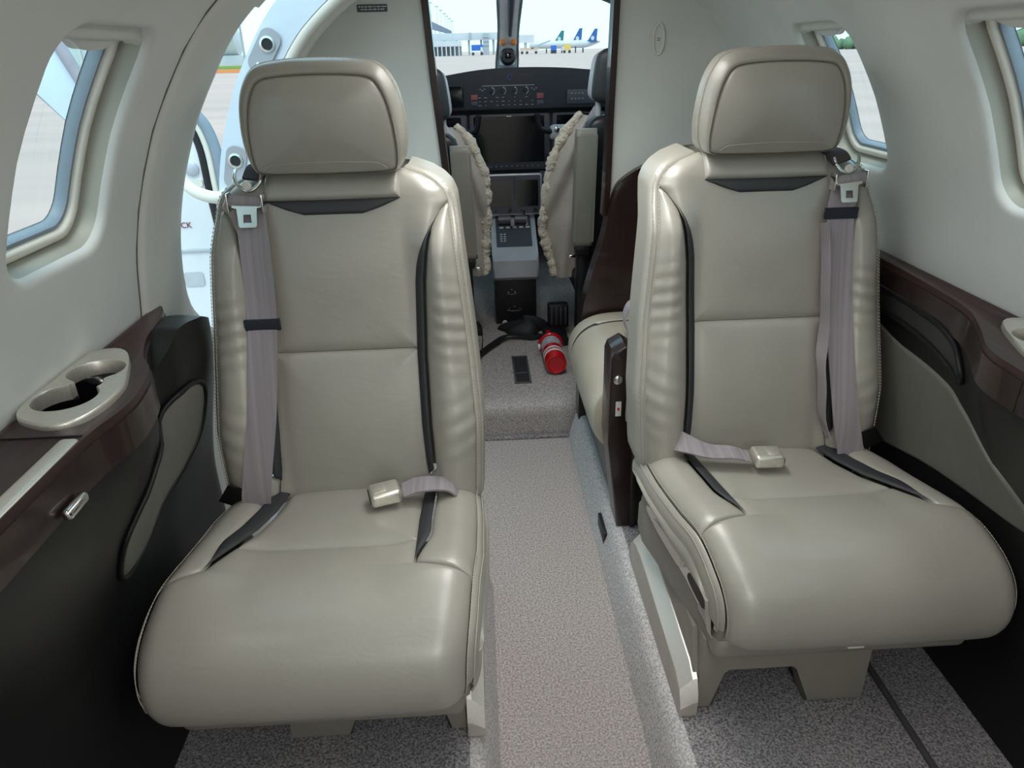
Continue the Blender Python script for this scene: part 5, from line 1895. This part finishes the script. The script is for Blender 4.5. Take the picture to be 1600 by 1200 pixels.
def airliner(x0, xt, zt, tailm, tipm, label, y, side_len):
    al = empty('airliner', (x0 * K, y, GZ), label, 'airplane', 'airliners parked beyond the apron')
    q = y / 400.0
    X = lambda x: x * K * q
    Z = lambda z: (z - 1.28) * K * q + 1.28
    # fuselage lying along the picture plane with its tail cone rising
    xe = xt + 1.2
    pts, rad = [], []
    n = 16
    for k in range(n + 1):
        t = k / n
        x = xe - (side_len + 1.2) * t
        r = 1.45 * (1 - (1 - min(1, t / .45)) ** 1.8) + .22
        zc = 3.05 + .9 * (1 - min(1, t / .45)) ** 2 - .15
        pts.append((X(x), y + 12 * t, Z(zc)))
        rad.append(r * K)
    mesh('fuselage', *tube_vf(pts, 1, 16, rfun=lambda t: rad[int(round(t * n))]), bwhite, al, sharp=70)
    fin = [(xt - 4.6, 4.1), (xt - 3.9, 4.7), (xt - 1.25, zt), (xt, zt + .1), (xt - .35, 4.6), (xt + .2, 3.7), (xt - 2.5, 3.4)]
    prism('tail_fin', [(X(x), Z(z)) for x, z in fin], axes((0, y - .5, 0), (1, 0, 0), (0, 0, 1), (0, 1, 0)), 1.0, tailm, al)
    fc = [(xt - 2.2 + .75 * math.cos(a), 5.2 + .85 * math.sin(a)) for a in [2 * math.pi * k / 18 for k in range(18)]]
    prism('tail_emblem', [(X(x), Z(z)) for x, z in fc], axes((0, y - .62, 0), (1, 0, 0), (0, 0, 1), (0, 1, 0)), .1, tipm, al)
    prism('tailplane', [(X(xt - 1.4), Z(3.9)), (X(xt + .6), Z(3.95)), (X(xt + 1.4), Z(4.0)), (X(xt + .2), Z(3.75))], axes((0, y - 2, 0), (1, 0, 0), (0, 0, 1), (0, 1, 0)), 3, bgrey, al)
    for k in (0.35, .55):
        bo('landing_gear', (xt - side_len * k) / 1 * q, (xt - side_len * k + .5) * q, y + 5, .6, None, 2.0, tyre, al)
    return al


airliner(45, 56.2, 8.9, navy, bwhite, 'white airliner with navy tail and round pale emblem parked farthest from the tower', 400, 17)
airliner(38, 49.4, 9.2, navy, bwhite, 'white airliner with navy tail and pale emblem parked beside a yellow truck', 412, 16)
airliner(30, 41.3, 8.4, teal, nmat('emblem_mixed', (.55, .62, .55), .6), 'white airliner with dark teal tail parked nearest the tower', 424, 14)
yt = empty('yellow_truck', (48, 392, GZ), 'yellow service truck parked under the airliner wing', 'truck')
bo('body', 40.6, 43.4, 392, 3, .4, 3.1, yel, yt)
bo('cab', 39.6, 40.6, 392, 3, .4, 2.0, bwhite, yt)
for xk in (40.6, 42.9):
    lathe('wheel', [(.7, 0), (.7, .6), (.4, .62)], 14, axes((xk * K, 392, GZ + .7), (1, 0, 0), (0, 0, 1), (0, -1, 0)), tyre, yt)
b2 = empty('blue_container', (40, 394, GZ), 'small blue container standing on the apron by the airliners', 'container')
bo('box', 35.0, 37.4, 394, 2.5, .6, 2.6, bblue, b2)
bo('skid', 35.0, 37.4, 394.2, 2, None, .6, tyre, b2)
bh = empty('bridge_head', (28, 398, GZ), 'white boarding bridge head on a tan wheeled undercarriage', 'boarding bridge')
bo('cabin', 20.4, 27.8, 398, 5, 3.9, 7.1, bwhite, bh)
prism('ramp', [(26.5 * K, zz(2.0)), (35 * K, zz(4.9)), (35 * K, zz(4.3)), (26.5 * K, zz(1.3))], axes((0, 397, 0), (1, 0, 0), (0, 0, 1), (0, 1, 0)), 2, bgrey, bh)
bo('undercarriage', 21.5, 29.5, 397, 3, .9, 1.9, tanm, bh)
for xk in (22.3, 24.5, 28.5):
    lathe('wheel', [(.7, 0), (.7, .6), (.4, .62)], 14, axes((xk * K, 396.8, GZ + .7), (1, 0, 0), (0, 0, 1), (0, -1, 0)), tyre, bh)
bo('strut', 23.5, 24.6, 398.5, 2, 1.6, 4.2, bgrey, bh)


# tree belt on the far side of the runway
def trees(name, pts, h, label):
    random.seed(len(pts))
    P = []
    for (a, b) in zip(pts, pts[1:]):
        n = max(2, int(math.dist(a, b) / 3.2))
        for k in range(n):
            f = k / n
            P.append((a[0] + (b[0] - a[0]) * f, a[1] + (b[1] - a[1]) * f))
    parts = []
    for (x, y) in P:
        r = random.uniform(.7, 1.25) * h * .5
        cz = GZ + r * .8
        parts.append(grid_vf(lambda u, v: (x + r * 1.3 * math.cos(2 * math.pi * u) * math.sin(math.pi * v), y + r * math.sin(2 * math.pi * u) * math.sin(math.pi * v), cz + r * math.cos(math.pi * v) * (1 + .12 * math.sin(9 * u + 5 * v + x))), 8, 5))
    o = mesh(name, *join_vf(*parts), nmat('far_foliage', (.16, .27, .15), .9, col2=(.10, .18, .11), nscale=.5), None, sharp=80)
    return tag(o, label, 'treeline', None, 'stuff')


trees('treeline', [(95, 260), (140, 205), (190, 130), (230, 40)], 4.0, 'distant dark green treeline beyond the runway')
vg = mesh('grass_verge', *box_vf((-48, 122, GZ + .4), (40, 6, 1.1)), nmat('verge_green', (.22, .36, .10), .9), None)
tag(vg, 'strip of green grass along the apron edge', kind='stuff')
cb_ = box('kerb', (-48, 118.4, GZ + .25), (40, .9, .55), nmat('kerb_orange', (.72, .30, .12), .7), bevel=0)
tag(cb_, 'orange painted kerb in front of the grass verge', kind='structure')
eq = empty('ground_equipment', (-39.5, 128, GZ), 'white fuel tank and dark unit standing behind the grass verge', 'tank')
lathe('tank', [(1.0, -3.0), (2.0, -2.7), (2.0, 2.7), (1.0, 3.0)], 24, axes((-40.5, 130, 3.4), (0, 1, 0), (0, 0, 1), (1, 0, 0)), bwhite, eq)
box('cradle', (-40.5, 130, .3), (6.5, 3, 2.4), bwhite, eq, bevel=.1)
box('control_unit', (-39.2, 127, 5.3), (2.6, 2, 1.6), nmat('unit_blue', (.13, .22, .33), .6), eq, bevel=.05)
box('post', (-36.6, 128, 2.4), (.3, .3, 6.6), bgrey, eq, bevel=0)
hg = empty('hangar', (-62, 170, GZ), 'pale green glazed airport building far beyond the entry door', 'building')
box('wall', (-80, 180, 4.5), (46, 14, 11), nmat('hangar_green', (.50, .62, .60), .6), hg, bevel=0)
box('roof', (-80, 180, 10.3), (48, 16, .8), bgrey, hg, bevel=0)
for k in range(6):
    box('pillar', (-99 + 7.5 * k, 172.8, 4), (.5, .5, 10), bwhite, hg, bevel=0)
